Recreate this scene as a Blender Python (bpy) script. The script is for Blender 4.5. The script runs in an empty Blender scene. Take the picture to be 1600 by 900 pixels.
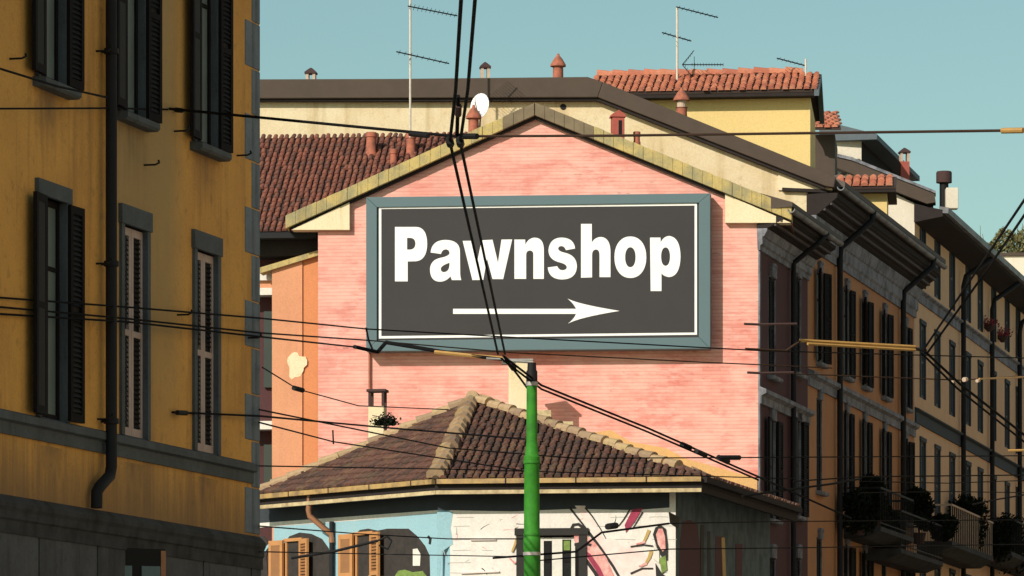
import bpy, math, random
from mathutils import Vector, Matrix
random.seed(7)
S = bpy.context.scene
COL = S.collection
FPX = 7000.0          # focal length in photo pixels (1600 wide)
EYE = 1.6
HOR = 1225.0          # horizon row

# ------------------------------------------------------------------ camera, light
cd = bpy.data.cameras.new('camera'); cam = bpy.data.objects.new('camera', cd); COL.objects.link(cam)
cam.location = (0, 0, EYE); cam.rotation_euler = (math.pi/2, 0, 0)
cd.sensor_width = 36; cd.lens = 36*FPX/1600; cd.shift_x = 0; cd.shift_y = (HOR-450)/1600
cd.clip_start = 0.5; cd.clip_end = 5000
S.camera = cam

SUN = Vector((-0.75, -1.0, 0.75)).normalized()      # towards the sun
w = bpy.data.worlds.new('World'); S.world = w; w.use_nodes = True
nt = w.node_tree; bg = nt.nodes['Background']
sky = nt.nodes.new('ShaderNodeTexSky'); sky.sky_type = 'NISHITA'; sky.sun_disc = False
sky.sun_elevation = math.asin(SUN.z); sky.sun_rotation = math.atan2(SUN.x, SUN.y)
sky.air_density = 1.0; sky.dust_density = 1.0; sky.ozone_density = 1.6
mx = nt.nodes.new('ShaderNodeMix'); mx.data_type = 'RGBA'; mx.blend_type = 'MULTIPLY'
mx.inputs[0].default_value = 1; mx.inputs[7].default_value = (0.91, 1.04, 0.82, 1)
nt.links.new(sky.outputs[0], mx.inputs[6]); nt.links.new(mx.outputs[2], bg.inputs[0])
bg.inputs[1].default_value = 0.107
sd = bpy.data.lights.new('sun', 'SUN'); sd.energy = 4.3; sd.angle = math.radians(0.5); sd.color = (1, 0.90, 0.78)
so = bpy.data.objects.new('sun', sd); COL.objects.link(so); so.location = (-60, -60, 60)
so.rotation_euler = SUN.to_track_quat('Z', 'Y').to_euler()
S.view_settings.view_transform = 'Standard'; S.view_settings.look = 'None'
S.view_settings.exposure = 0.0; S.view_settings.gamma = 1; S.view_settings.use_curve_mapping = False
S.cycles.max_bounces = 5; S.cycles.diffuse_bounces = 3; S.cycles.glossy_bounces = 3

# ------------------------------------------------------------------ geometry helpers
def W(px, py, Y):
    return Vector(((px-800)/FPX*Y, Y, EYE+(HOR-py)/FPX*Y))

class Plane:
    """vertical wall plane: passes through photo column px at distance Y, runs along d (left to right seen from outside)"""
    def __init__(s, px, Y, d, x=None):
        d = Vector((d[0], d[1])).normalized(); s.d = d
        s.P = Vector(((px-800)/FPX*Y if x is None else x, Y)); s.n = Vector((d.y, -d.x)); s.rot = math.atan2(d.y, d.x)
    def uz(s, px, py, off=0.0):
        k = (px-800)/FPX; Q = s.P+off*s.n
        # t*k = Qx+u dx ; t = Qy+u dy
        u = (k*Q.y-Q.x)/(s.d.x-k*s.d.y); t = Q.y+u*s.d.y
        return u, EYE+(HOR-py)/FPX*t
    def u(s, px, off=0.0): return s.uz(px, 0, off)[0]
    def world(s, u, off, z):
        q = s.P+s.d*u+s.n*off
        return Vector((q.x, q.y, z))

class MB:
    def __init__(s): s.v = []; s.f = []; s.m = []
    def add(s, vs, fs, m=0):
        b = len(s.v); s.v += [Vector(p) for p in vs]
        for f in fs: s.f.append([b+i for i in f]); s.m.append(m)
    def box(s, x0, x1, y0, y1, z0, z1, m=0):
        s.add([(x0,y0,z0),(x1,y0,z0),(x1,y1,z0),(x0,y1,z0),(x0,y0,z1),(x1,y0,z1),(x1,y1,z1),(x0,y1,z1)],
              [(0,3,2,1),(4,5,6,7),(0,1,5,4),(1,2,6,5),(2,3,7,6),(3,0,4,7)], m); return s
    def prism(s, pts, y0, y1, m=0):
        """polygon given in (x, z), extruded from y0 (front) to y1"""
        n = len(pts)
        a = sum(pts[i][0]*pts[(i+1)%n][1]-pts[(i+1)%n][0]*pts[i][1] for i in range(n))
        if a < 0: pts = pts[::-1]
        vs = [(p[0], y0, p[1]) for p in pts]+[(p[0], y1, p[1]) for p in pts]
        s.add(vs, [list(range(n)), list(range(2*n-1, n-1, -1))]+[(i, i+n, (i+1)%n+n, (i+1)%n) for i in range(n)], m); return s
    def profile(s, pts, x0, x1, m=0):
        """polygon in (y, z) extruded along x"""
        n = len(pts)
        a = sum(pts[i][0]*pts[(i+1)%n][1]-pts[(i+1)%n][0]*pts[i][1] for i in range(n))
        if a < 0: pts = pts[::-1]
        vs = [(x0, p[0], p[1]) for p in pts]+[(x1, p[0], p[1]) for p in pts]
        s.add(vs, [list(range(n-1, -1, -1)), list(range(n, 2*n))]+[(i, (i+1)%n, (i+1)%n+n, i+n) for i in range(n)], m); return s
    def tube(s, pts, r, seg=8, m=0, r1=None):
        pts = [Vector(p) for p in pts]; n = len(pts); rings = []; e = None
        for i, p in enumerate(pts):
            t = (pts[min(i+1, n-1)]-pts[max(i-1, 0)]).normalized()
            if e is None:
                a = Vector((0, 0, 1)) if abs(t.z) < .9 else Vector((1, 0, 0)); e = t.cross(a).normalized()
            else: e = (e-t*e.dot(t)).normalized()
            g = e.cross(t).normalized()
            rr = r if r1 is None else r+(r1-r)*i/(n-1)
            rings.append([p+(e*math.cos(2*math.pi*k/seg)+g*math.sin(2*math.pi*k/seg))*rr for k in range(seg)])
        vs = [q for ring in rings for q in ring]; fs = []
        for i in range(n-1):
            for k in range(seg):
                fs.append((i*seg+k, i*seg+(k+1)%seg, (i+1)*seg+(k+1)%seg, (i+1)*seg+k))
        fs.append(tuple(range(seg-1, -1, -1))); fs.append(tuple((n-1)*seg+k for k in range(seg)))
        s.add(vs, [f[::-1] for f in fs], m); return s
    def lathe(s, c, prof, seg=16, m=0, rot=0):
        c = Vector(c); vs = []; fs = []; n = len(prof)
        for r, z in prof:
            for k in range(seg):
                a = 2*math.pi*k/seg+rot; vs.append(c+Vector((r*math.cos(a), r*math.sin(a), z)))
        for i in range(n-1):
            for k in range(seg): fs.append((i*seg+k, i*seg+(k+1)%seg, (i+1)*seg+(k+1)%seg, (i+1)*seg+k))
        fs.append(tuple(range(seg-1, -1, -1))); fs.append(tuple((n-1)*seg+k for k in range(seg)))
        s.add(vs, fs, m); return s
    def mesh(s, name, mats, c=Vector((0,0,0)), smooth=False):
        me = bpy.data.meshes.new(name); me.from_pydata([tuple(v-c) for v in s.v], [], s.f)
        mats = mats if isinstance(mats, (list, tuple)) else [mats]
        for q in mats: me.materials.append(q)
        for p, i in zip(me.polygons, s.m): p.material_index = i
        if smooth:
            me.polygons.foreach_set('use_smooth', [True]*len(me.polygons))
            try: me.set_sharp_from_angle(angle=math.radians(40))
            except Exception: pass
        me.update(); return me
    def build(s, name, mats, parent=None, smooth=False, base=None, bevel=0):
        """verts are in the parent's space (or the world's); origin goes to the middle of the shape"""
        lo = Vector([min(v[i] for v in s.v) for i in range(3)]); hi = Vector([max(v[i] for v in s.v) for i in range(3)])
        c = (lo+hi)/2
        if parent is None: c.z = lo.z
        if base is not None: c = Vector(base)
        o = bpy.data.objects.new(name, s.mesh(name, mats, c, smooth)); COL.objects.link(o); o.location = c
        if parent: o.parent = parent
        if bevel:
            b = o.modifiers.new('bevel', 'BEVEL'); b.width = bevel; b.segments = 2; b.limit_method = 'ANGLE'
        return o

def tag(o, label, cat, group=None):
    o['label'] = label; o['category'] = cat
    if group: o['group'] = group
    return o
def kind(o, k): o['kind'] = k; return o
def empty(name, loc, rot=0):
    o = bpy.data.objects.new(name, None); COL.objects.link(o); o.location = loc; o.rotation_euler = (0, 0, rot)
    o.empty_display_size = .5; return o
def on_plane(name, pl, label, cat, group=None):
    return tag(empty(name, (pl.P.x, pl.P.y, 0), pl.rot), label, cat, group)

# ------------------------------------------------------------------ materials
def new_mat(name):
    m = bpy.data.materials.new(name); m.use_nodes = True
    return m, m.node_tree, m.node_tree.nodes['Principled BSDF']
def L(nt, a, b): nt.links.new(a, b)
def rgba(c): return (c[0], c[1], c[2], 1)
def tex_noise(nt, vec, scale, detail=6, rough=.6, sc=(1,1,1)):
    mp = nt.nodes.new('ShaderNodeMapping'); mp.inputs['Scale'].default_value = sc; L(nt, vec, mp.inputs[0])
    n = nt.nodes.new('ShaderNodeTexNoise'); n.inputs['Scale'].default_value = scale
    n.inputs['Detail'].default_value = detail; n.inputs['Roughness'].default_value = rough
    L(nt, mp.outputs[0], n.inputs['Vector']); return n.outputs[0]
def ramp(nt, f, stops):
    r = nt.nodes.new('ShaderNodeValToRGB'); el = r.color_ramp.elements
    while len(el) > 1: el.remove(el[0])
    el[0].position = stops[0][0]; el[0].color = rgba(stops[0][1]) if hasattr(stops[0][1], '__len__') else (stops[0][1],)*3+(1,)
    for p, c in stops[1:]:
        e = el.new(p); e.color = rgba(c) if hasattr(c, '__len__') else (c, c, c, 1)
    L(nt, f, r.inputs[0]); return r.outputs[0]
def mix(nt, fac, a, b, mode='MIX'):
    x = nt.nodes.new('ShaderNodeMix'); x.data_type = 'RGBA'; x.blend_type = mode
    for sk, v in ((x.inputs[0], fac), (x.inputs[6], a), (x.inputs[7], b)):
        if isinstance(v, (int, float)): sk.default_value = v
        elif isinstance(v, tuple): sk.default_value = rgba(v)
        else: L(nt, v, sk)
    return x.outputs[2]
def bump(nt, b, h, strength=.3, dist=.02):
    bp = nt.nodes.new('ShaderNodeBump'); bp.inputs['Strength'].default_value = strength; bp.inputs['Distance'].default_value = dist
    L(nt, h, bp.inputs['Height']); L(nt, bp.outputs[0], b.inputs['Normal'])
def mapr(nt, v, a, b):
    m = nt.nodes.new('ShaderNodeMapRange'); L(nt, v, m.inputs[0]); m.inputs[1].default_value = a; m.inputs[2].default_value = b; return m.outputs[0]
def coords(nt): return nt.nodes.new('ShaderNodeTexCoord').outputs['Object']

def plaster(name, c, dark=None, stain=None, rough=.9, blotch=.5, streak=.45, scale=1.0, seed=0):
    """painted render: blotches, vertical rain streaks, fine grain"""
    m, nt, b = new_mat(name); v0 = coords(nt)
    mp = nt.nodes.new('ShaderNodeMapping'); mp.inputs['Location'].default_value = (seed*3.7, seed*1.3, seed*2.1); L(nt, v0, mp.inputs[0]); v = mp.outputs[0]
    dark = dark or tuple(x*.7 for x in c); stain = stain or tuple(x*.45 for x in c)
    n1 = tex_noise(nt, v, .9*scale, 8, .65)
    col = mix(nt, ramp(nt, n1, [(.42, 0), (.62, blotch)]), c, dark)
    n2 = tex_noise(nt, v, 1.0*scale, 6, .6, (3.2, 3.2, .28))
    col = mix(nt, ramp(nt, n2, [(.52, 0), (.75, streak)]), col, stain)
    n3 = tex_noise(nt, v, 9*scale, 5, .6)
    col = mix(nt, ramp(nt, n3, [(.56, 0), (.75, blotch*.6)]), col, stain)
    n4 = tex_noise(nt, v, 28, 3, .7)
    col = mix(nt, .22, col, ramp(nt, n4, [(.3, .25), (.7, 1.0)]), 'MULTIPLY')
    L(nt, col, b.inputs['Base Color']); b.inputs['Roughness'].default_value = rough
    bump(nt, b, n4, .35, .012); return m

def pink_brick():
    m, nt, b = new_mat('pink_brick'); v = coords(nt)
    sw = nt.nodes.new('ShaderNodeSeparateXYZ'); L(nt, v, sw.inputs[0])
    cb = nt.nodes.new('ShaderNodeCombineXYZ'); L(nt, sw.outputs[0], cb.inputs[0]); L(nt, sw.outputs[2], cb.inputs[1])
    br = nt.nodes.new('ShaderNodeTexBrick'); L(nt, cb.outputs[0], br.inputs['Vector'])
    br.inputs['Scale'].default_value = 1; br.inputs['Brick Width'].default_value = .42; br.inputs['Row Height'].default_value = .082
    br.inputs['Mortar Size'].default_value = .006; br.inputs['Mortar Smooth'].default_value = .4; br.inputs['Bias'].default_value = -.2
    br.inputs['Color1'].default_value = (.78, .33, .27, 1); br.inputs['Color2'].default_value = (.61, .215, .175, 1)
    br.inputs['Mortar'].default_value = (.62, .25, .205, 1)
    n1 = tex_noise(nt, v, 1, 7, .72, (.9, 1, 2.4))
    col = mix(nt, ramp(nt, n1, [(.44, 0), (.60, .7)]), br.outputs[0], (.84, .50, .43))
    n2 = tex_noise(nt, v, 1, 7, .7, (1.7, 1, 6.5))
    col = mix(nt, ramp(nt, n2, [(.52, 0), (.62, .7)]), col, (.60, .17, .145))
    n3 = tex_noise(nt, v, .45, 6, .65)
    col = mix(nt, ramp(nt, n3, [(.42, 0), (.60, .55)]), col, (.82, .45, .37))
    n4 = tex_noise(nt, v, 1, 4, .6, (2.6, 1, 12))
    col = mix(nt, ramp(nt, n4, [(.67, 0), (.73, .75)]), col, (.30, .11, .095))
    n5 = tex_noise(nt, v, 1, 6, .6, (2.4, 1, .16))
    col = mix(nt, ramp(nt, n5, [(.54, 0), (.74, .4)]), col, (.56, .36, .30))
    wv = nt.nodes.new('ShaderNodeMath'); wv.operation = 'FRACT'; ml = nt.nodes.new('ShaderNodeMath'); ml.operation = 'MULTIPLY'; ml.inputs[1].default_value = 1/.082
    L(nt, sw.outputs[2], ml.inputs[0]); L(nt, ml.outputs[0], wv.inputs[0])
    col = mix(nt, ramp(nt, wv.outputs[0], [(0, .42), (.16, .36), (.30, 0), (1, 0)]), col, (.50, .18, .15))
    L(nt, col, b.inputs['Base Color']); b.inputs['Roughness'].default_value = .88
    bump(nt, b, br.outputs[1], -.5, .01); return m

def tiles_mat(name, c1, c2, c3, moss=(.42,.36,.16), mossy=.25):
    m, nt, b = new_mat(name); g = nt.nodes.new('ShaderNodeNewGeometry'); v = coords(nt)
    col = ramp(nt, g.outputs['Random Per Island'], [(0, c1), (.45, c2), (.8, c3), (1, c1)])
    n = tex_noise(nt, v, 14, 5, .65)
    col = mix(nt, ramp(nt, n, [(.45, 0), (.7, .55)]), col, tuple(x*.45 for x in c2))
    n2 = tex_noise(nt, v, 2.2, 6, .7)
    col = mix(nt, ramp(nt, n2, [(.52, 0), (.72, mossy)]), col, moss)
    L(nt, col, b.inputs['Base Color']); b.inputs['Roughness'].default_value = .9
    bump(nt, b, n, .4, .01); return m

def simple(name, c, rough=.6, metal=0, var=.35, scale=8, bumpy=.15, second=None, spec=.5):
    m, nt, b = new_mat(name); v = coords(nt)
    n = tex_noise(nt, v, scale, 6, .65)
    col = mix(nt, ramp(nt, n, [(.4, 0), (.68, var)]), c, second or tuple(x*.5 for x in c))
    L(nt, col, b.inputs['Base Color']); b.inputs['Roughness'].default_value = rough; b.inputs['Metallic'].default_value = metal
    b.inputs['Specular IOR Level'].default_value = spec
    if bumpy: bump(nt, b, n, bumpy, .01)
    return m
def glass(name, c=(.03,.05,.05), rough=.12):
    m, nt, b = new_mat(name); v = coords(nt); n = tex_noise(nt, v, 1.5, 2)
    L(nt, mix(nt, n, c, tuple(x*.4 for x in c)), b.inputs['Base Color']); b.inputs['Roughness'].default_value = rough
    b.inputs['Specular IOR Level'].default_value = .8; return m

M = {}
M['pink'] = pink_brick()
M['yellow_left'] = plaster('yellow_render', (.84,.44,.10), (.68,.34,.08), (.34,.18,.06), blotch=.8, streak=.75, scale=.8)
M['stone_dark'] = plaster('weathered_surround', (.10,.12,.135), (.07,.082,.09), (.03,.033,.035), blotch=.8, scale=2, seed=22)
M['stone_grey'] = plaster('grey_stone', (.20,.25,.30), (.15,.19,.23), (.07,.085,.10), blotch=.8, streak=.8, scale=2, seed=2)
M['grey_base'] = plaster('grey_rusticated', (.10,.108,.122), (.055,.06,.068), (.022,.022,.024), blotch=.9, streak=.8, scale=1.2, seed=4)
M['dark_stone'] = simple('dirty_ledge', (.062,.066,.07), .95, second=(.022,.022,.02), var=.8, scale=3, spec=.2)
M['cream'] = plaster('cream_render', (.76,.66,.45), (.68,.53,.31), (.42,.29,.12), blotch=.7, streak=.8, scale=.6, seed=5)
M['cream_box'] = plaster('cream_box', (.84,.73,.50), (.78,.62,.36), (.50,.38,.18), scale=1.4, seed=9)
M['fascia'] = simple('brown_roof_edge', (.068,.046,.032), .75, var=.5, scale=2, second=(.042,.030,.022))
M['lichen'] = plaster('lichened_coping', (.56,.43,.16), (.34,.30,.16), (.14,.10,.05), blotch=1.0, streak=.5, scale=2.6, seed=3)
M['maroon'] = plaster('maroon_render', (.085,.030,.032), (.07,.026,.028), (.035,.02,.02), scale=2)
M['orange'] = plaster('orange_render', (.50,.235,.10), (.42,.195,.085), (.27,.14,.07), blotch=.5, streak=.35, scale=1.2, seed=6)
M['annex'] = plaster('annex_orange', (.70,.33,.18), (.60,.27,.15), (.48,.22,.12), blotch=.5, streak=.3, scale=.9, seed=7)
M['tan'] = plaster('tan_render', (.78,.50,.29), (.68,.43,.25), (.47,.31,.19), blotch=.4, streak=.3, scale=.8, seed=8)
M['paleyellow'] = plaster('pale_yellow_render', (.80,.60,.25), (.76,.56,.22), (.64,.46,.18), blotch=.25, streak=.15, scale=1)
M['palewall'] = plaster('pale_render', (.78,.72,.60), (.70,.62,.48), (.5,.42,.3), blotch=.35, streak=.25, scale=1, seed=11)
M['whitepaint'] = plaster('white_mural_ground', (.82,.79,.74), (.74,.69,.64), (.56,.46,.42), blotch=.35, streak=.3, scale=1.4, seed=12)
M['bluepaint'] = plaster('blue_mural_ground', (.32,.54,.62), (.26,.46,.55), (.4,.5,.5), blotch=.4, streak=.3, scale=1.6, seed=13)
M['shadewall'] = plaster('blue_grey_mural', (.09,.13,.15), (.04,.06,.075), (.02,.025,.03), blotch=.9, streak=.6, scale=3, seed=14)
M['tile_brown'] = tiles_mat('brown_tiles', (.11,.055,.04), (.16,.072,.05), (.065,.04,.033), (.26,.19,.09), .45)
M['tile_left'] = tiles_mat('red_brown_tiles', (.22,.075,.05), (.27,.095,.06), (.13,.055,.042), (.2,.13,.075), .35)
M['tile_red'] = tiles_mat('red_tiles', (.50,.165,.095), (.60,.24,.14), (.38,.12,.075), (.60,.40,.28), .35)
M['ridge'] = tiles_mat('ridge_tiles', (.40,.28,.17), (.46,.32,.18), (.24,.16,.11), (.40,.33,.12), .6)
M['roof_under'] = simple('roof_boarding', (.05,.032,.026), .9)
M['dark_metal'] = simple('dark_gutter', (.014,.015,.018), .7, scale=3, spec=.25)
M['black'] = simple('black_rubber', (.010,.010,.011), .7, bumpy=0, spec=.25)
M['black_paint'] = simple('black_mural_paint', (.018,.016,.015), .8, bumpy=0)
M['soffit'] = simple('soffit_wood', (.032,.026,.025), .95, scale=4, spec=.2)
M['soffit_light'] = simple('soffit_board', (.10,.085,.09), .9, scale=4, spec=.2)
M['moulding'] = plaster('grey_cornice', (.27,.275,.31), (.12,.125,.145), (.03,.03,.035), blotch=1.0, streak=.6, scale=2.5, seed=15)
M['shutter_dark'] = simple('dark_shutter', (.012,.010,.011), .85, scale=6, spec=.15)
M['shutter_blue'] = simple('weathered_shutter', (.055,.068,.08), .8, scale=4, spec=.2)
M['shutter_light'] = simple('grey_blue_shutter', (.115,.145,.165), .8, scale=4, spec=.2)
M['shutter_pink'] = simple('pink_light_shutter', (.50,.40,.37), .7, scale=5, second=(.3,.18,.15))  # pinkish tone painted in for light catching the lower shutters
M['shutter_orange'] = simple('orange_wood_shutter', (.52,.25,.09), .7, scale=6, second=(.38,.16,.06))
M['shutter_orange_dark'] = simple('orange_slat', (.30,.14,.055), .75, scale=6)
M['white_frame'] = simple('white_frame', (.72,.70,.64), .6)
M['glass_teal'] = glass('teal_glass', (.20,.27,.26), .35)
M['glass_dark'] = glass('dark_glass', (.02,.025,.03), .15)
M['gutter_yellow'] = simple('ochre_gutter', (.46,.30,.11), .6, scale=4, var=.9, second=(.17,.11,.06))
M['gutter_pale'] = simple('pale_fascia', (.60,.49,.28), .8, scale=5, var=.9, second=(.28,.20,.11))
M['terracotta'] = simple('terracotta', (.42,.135,.08), .9, scale=6, var=.9, second=(.16,.07,.05))
M['terracotta_pale'] = simple('pale_mortar', (.55,.42,.32), .9, scale=9)
M['brick_red'] = simple('brick_stack', (.42,.10,.075), .9, scale=7, second=(.22,.07,.05))
M['cap_dark'] = simple('sooty_cap', (.06,.03,.028), .9)
M['sign_frame'] = simple('sign_frame_teal', (.085,.145,.165), .55, scale=1.5, var=.2, second=(.07,.12,.14), bumpy=.03)
M['sign_panel'] = simple('sign_panel', (.027,.0245,.0265), .7, scale=.7, var=.5, second=(.020,.020,.022), bumpy=.02)
M['sign_white'] = simple('sign_white', (.88,.88,.87), .6, scale=2, var=.12, bumpy=.02)
M['galv'] = simple('galvanised_steel', (.42,.40,.37), .5, .4, scale=12)
M['galv_light'] = simple('pale_mast', (.62,.57,.48), .6, scale=12)
M['cable'] = simple('cable_black', (.009,.009,.010), .85, bumpy=0, scale=3, spec=.1)
M['cable_brown'] = simple('cable_brown', (.045,.026,.018), .8, bumpy=0, spec=.15)
M['rod_tan'] = simple('fibreglass_rod', (.42,.24,.07), .5, scale=5)
M['green_pole'] = simple('green_enamel', (.042,.25,.022), .65, scale=5, var=.8, second=(.025,.14,.02), spec=.2, bumpy=.04)
M['white_dish'] = simple('white_dish', (.85,.85,.85), .5, var=.1)
M['copper'] = simple('copper_pipe', (.36,.17,.09), .5, .2, scale=8)
M['teal_panel'] = simple('teal_sign_panel', (.10,.17,.19), .5, scale=8, bumpy=0)
M['leaf'] = simple('dark_leaf', (.010,.015,.008), .9, scale=3, second=(.005,.008,.004), bumpy=0, spec=.1)
M['leaf_olive'] = simple('olive_leaf', (.17,.16,.06), .8, scale=3, second=(.08,.08,.035), bumpy=0)
M['leaf_red'] = simple('red_flower', (.28,.03,.05), .8, bumpy=0)
M['asphalt'] = simple('asphalt', (.075,.072,.068), .9, scale=30)
M['pavement'] = simple('pavement_stone', (.28,.27,.25), .9, scale=6)
M['ground'] = simple('ground', (.20,.18,.15), .95, scale=.4)
M['roof_flat'] = simple('roof_felt', (.12,.10,.09), .95, scale=1)
M['mural_pink'] = simple('mural_pink', (.62,.24,.22), .85, scale=7, var=.9, second=(.80,.55,.50), bumpy=.1)
M['mural_magenta'] = simple('mural_magenta', (.36,.04,.09), .85, scale=9, var=.8, second=(.2,.03,.06), bumpy=.1)
M['mural_ochre'] = simple('mural_ochre', (.50,.34,.12), .8, scale=9, bumpy=0)
M['mural_blush'] = simple('mural_blush', (.78,.70,.66), .85, scale=4, var=1, second=(.74,.56,.53), bumpy=.1)
M['mural_brown'] = simple('mural_dark_brown', (.040,.032,.028), .85, scale=6, var=1, second=(.02,.018,.016), bumpy=0)
M['eave_shade'] = simple('eave_shade_paint', (.035,.045,.055), .9, scale=3, second=(.02,.02,.022))  # dark colour painted on as the eave's shadow on the walls
M['mural_grey'] = simple('mural_grey', (.42,.40,.38), .9, scale=9, bumpy=0)
M['mural_green'] = simple('mural_green', (.20,.30,.07), .85, scale=12, var=.8, bumpy=.1)
M['mural_maroon'] = simple('mural_maroon', (.065,.012,.022), .8, scale=9, bumpy=0)
M['mural_white'] = simple('mural_white', (.75,.72,.66), .8, scale=9, bumpy=0)

# ------------------------------------------------------------------ shared builders
def wall_mb(u0, u1, z0, z1, openings, y0=0.0, y1=.35):
    """wall slab between y0 (outside face) and y1 with rectangular holes"""
    mb = MB(); us = sorted({u0, u1, *[a for o in openings for a in o[:2]]}); zs = sorted({z0, z1, *[a for o in openings for a in o[2:]]})
    def hole(a, b, c, d): return any(a >= o[0]-1e-6 and b <= o[1]+1e-6 and c >= o[2]-1e-6 and d <= o[3]+1e-6 for o in openings)
    grid = {}
    vid = {}
    def V(x, y, z):
        k = (round(x,5), round(y,5), round(z,5))
        if k not in vid: vid[k] = len(mb.v); mb.v.append(Vector(k))
        return vid[k]
    def F(*p): mb.f.append([V(*q) for q in p]); mb.m.append(0)
    nu, nz = len(us)-1, len(zs)-1
    solid = [[not hole(us[i], us[i+1], zs[j], zs[j+1]) for j in range(nz)] for i in range(nu)]
    sol = lambda i, j: 0 <= i < nu and 0 <= j < nz and solid[i][j]
    for i in range(nu):
        for j in range(nz):
            if not solid[i][j]: continue
            a, b, c, d = us[i], us[i+1], zs[j], zs[j+1]
            F((a,y0,c),(b,y0,c),(b,y0,d),(a,y0,d)); F((b,y1,c),(a,y1,c),(a,y1,d),(b,y1,d))
            if not sol(i-1, j): F((a,y1,c),(a,y0,c),(a,y0,d),(a,y1,d))
            if not sol(i+1, j): F((b,y0,c),(b,y1,c),(b,y1,d),(b,y0,d))
            if not sol(i, j-1): F((a,y1,c),(b,y1,c),(b,y0,c),(a,y0,c))
            if not sol(i, j+1): F((a,y0,d),(b,y0,d),(b,y1,d),(a,y1,d))
    return mb

_cache = {}
def cached(key, fn):
    if key not in _cache: _cache[key] = fn()
    return _cache[key]
def child(name, data, parent, loc=(0,0,0), rot=None):
    o = bpy.data.objects.new(name, data); COL.objects.link(o); o.parent = parent; o.location = loc
    if rot: o.rotation_euler = rot
    return o

def shutter_mesh(key, w, h, frame, slat, t=.045):
    """one louvred leaf: x 0..w, z 0..h, thickness t; slats tilted"""
    def f():
        mb = MB(); b = .07 if w > .35 else .05
        mb.box(0, b, 0, t, 0, h).box(w-b, w, 0, t, 0, h).box(b, w-b, 0, t, 0, b*1.3).box(b, w-b, 0, t, h-b*1.3, h).box(b, w-b, 0, t, h*.48, h*.48+b)
        n = int((h-.2)/.055)
        mb.box(b-.002, w-b+.002, t-.010, t-.004, b, h-b, 1)
        for i in range(n):
            z = .11+i*(h-.2)/n
            if abs(z-h*.50) < .06: continue
            mb.add([(b,.004,z),(w-b,.004,z),(w-b,t-.012,z+.045),(b,t-.012,z+.045),(b,.012,z-.006),(w-b,.012,z-.006),(w-b,t-.006,z+.038),(b,t-.006,z+.038)],
                   [(0,1,2,3),(7,6,5,4),(0,4,5,1),(3,2,6,7)], 1)
        return mb.mesh('shutter', [frame, slat])
    return cached(('sh', key, round(w,2), round(h,2)), f)

def window(parent, u, z0, w, h, surround, shutter, slat, pane, open_=True, sill=True, sw=.12, head=.22, lean=0, name='window', narrow=False):
    """window centred on u, sill height z0, as a part with sub-parts; wall face y=0, outwards -y"""
    key = (round(w,2), round(h,2), surround.name, sw, round(head,2), narrow)
    def f():
        mb = MB()
        mb.box(-w/2-sw, -w/2+.012, -.035, .12, 0, h).box(w/2-.012, w/2+sw, -.035, .12, 0, h).box(-w/2-sw-.03, w/2+sw+.03, -.05, .12, h, h+head)
        if narrow:
            mb = MB(); mb.box(-w*.30, w*.30, -.07, .12, h-.03, h+head).box(-w/2+.001, -w/2+.03, -.004, .12, 0, h-.04).box(w/2-.03, w/2-.001, -.004, .12, 0, h-.04).prism([(-w*.34,h+head),(w*.34,h+head),(w*.22,h+head+.07),(-w*.22,h+head+.07)], -.085, .02)
        for x in (-w/2+.014, 0-.03, w/2-.074): mb.box(x, x+.06, .055, .115, 0, h, 1)
        mb.box(-w/2+.06, w/2-.06, .060, .110, 0, .07, 1).box(-w/2+.06, w/2-.06, .060, .110, h-.07, h-.003, 1).box(-w/2+.06, w/2-.06, .065, .105, h*.68, h*.68+.05, 1)
        return mb.mesh(name, [surround, M['shutter_dark'] if shutter is not M['shutter_orange'] else M['white_frame']])
    o = child(name, cached(('w',)+key, f), parent, (u, 0, z0))
    def g():
        return MB().box(-w/2+.02, w/2-.02, .08, .09, .02, h-.02).mesh('window_pane', pane)
    child('window_pane', cached(('p', pane.name, round(w,2), round(h,2)), g), o)
    if sill:
        child('window_sill', cached(('s', surround.name, round(w,2)), lambda: MB().profile([(-.16,-.09),(-.13,-.12),(.1,-.12),(.1,-.004),(-.16,-.03)], -w/2-sw-.06, w/2+sw+.06).mesh('window_sill', surround)), o)
    if shutter:
        sh = shutter_mesh(shutter.name+slat.name, w/2-.005, h-.03, shutter, slat)
        if open_:
            a = random.uniform(3, 9) if lean == 0 else lean
            c1 = child('shutter', sh, o, (-w/2-.005, -.06, .015), (0, 0, math.pi+math.radians(a)))
            c2 = child('shutter', sh, o, (w/2+.005, -.075, .015), (0, 0, -math.radians(a*random.uniform(.6,1.2))))
            # leaves lie back against the wall, left one turned over
        else:
            child('shutter', sh, o, (-w/2, .03, .015)); child('shutter', sh, o, (.005, .03, .015))
    return o

def tile_field(mb, P0, ua, ub, inside, a0, a1, b0, b1, tw=.19, rh=.33, r=.075, m=0, jit=1.0):
    """half-round cover tiles on the plane P0 + a*ua + b*ub, ub pointing up the slope"""
    nrm = ua.cross(ub).normalized()
    if nrm.z < 0: nrm = -nrm
    na = int((a1-a0)/tw); nb = int((b1-b0)/rh)+1
    for i in range(na+1):
        for j in range(nb+1):
            a = a0+i*tw; b = b0+j*rh
            if not inside(a, b+rh*.4): continue
            a += random.gauss(0, .008)*jit; bb = b+random.gauss(0, .015)*jit; tilt = random.gauss(0, .012)*jit
            k = 5; vs = []
            for e, (db, rr, lift) in enumerate(((0, r*1.08, .030), (rh*1.12, r*.88, .006))):
                for q in range(k+1):
                    t = math.pi*q/k
                    vs.append(P0+ua*(a+math.cos(t)*rr+tilt*e)+ub*(bb+db)+nrm*(math.sin(t)*rr*.9+lift))
            fs = [(q, q+1, q+k+2, q+k+1) for q in range(k)]+[tuple(range(k+1))[::-1]]
            mb.add(vs, fs, m)

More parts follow.
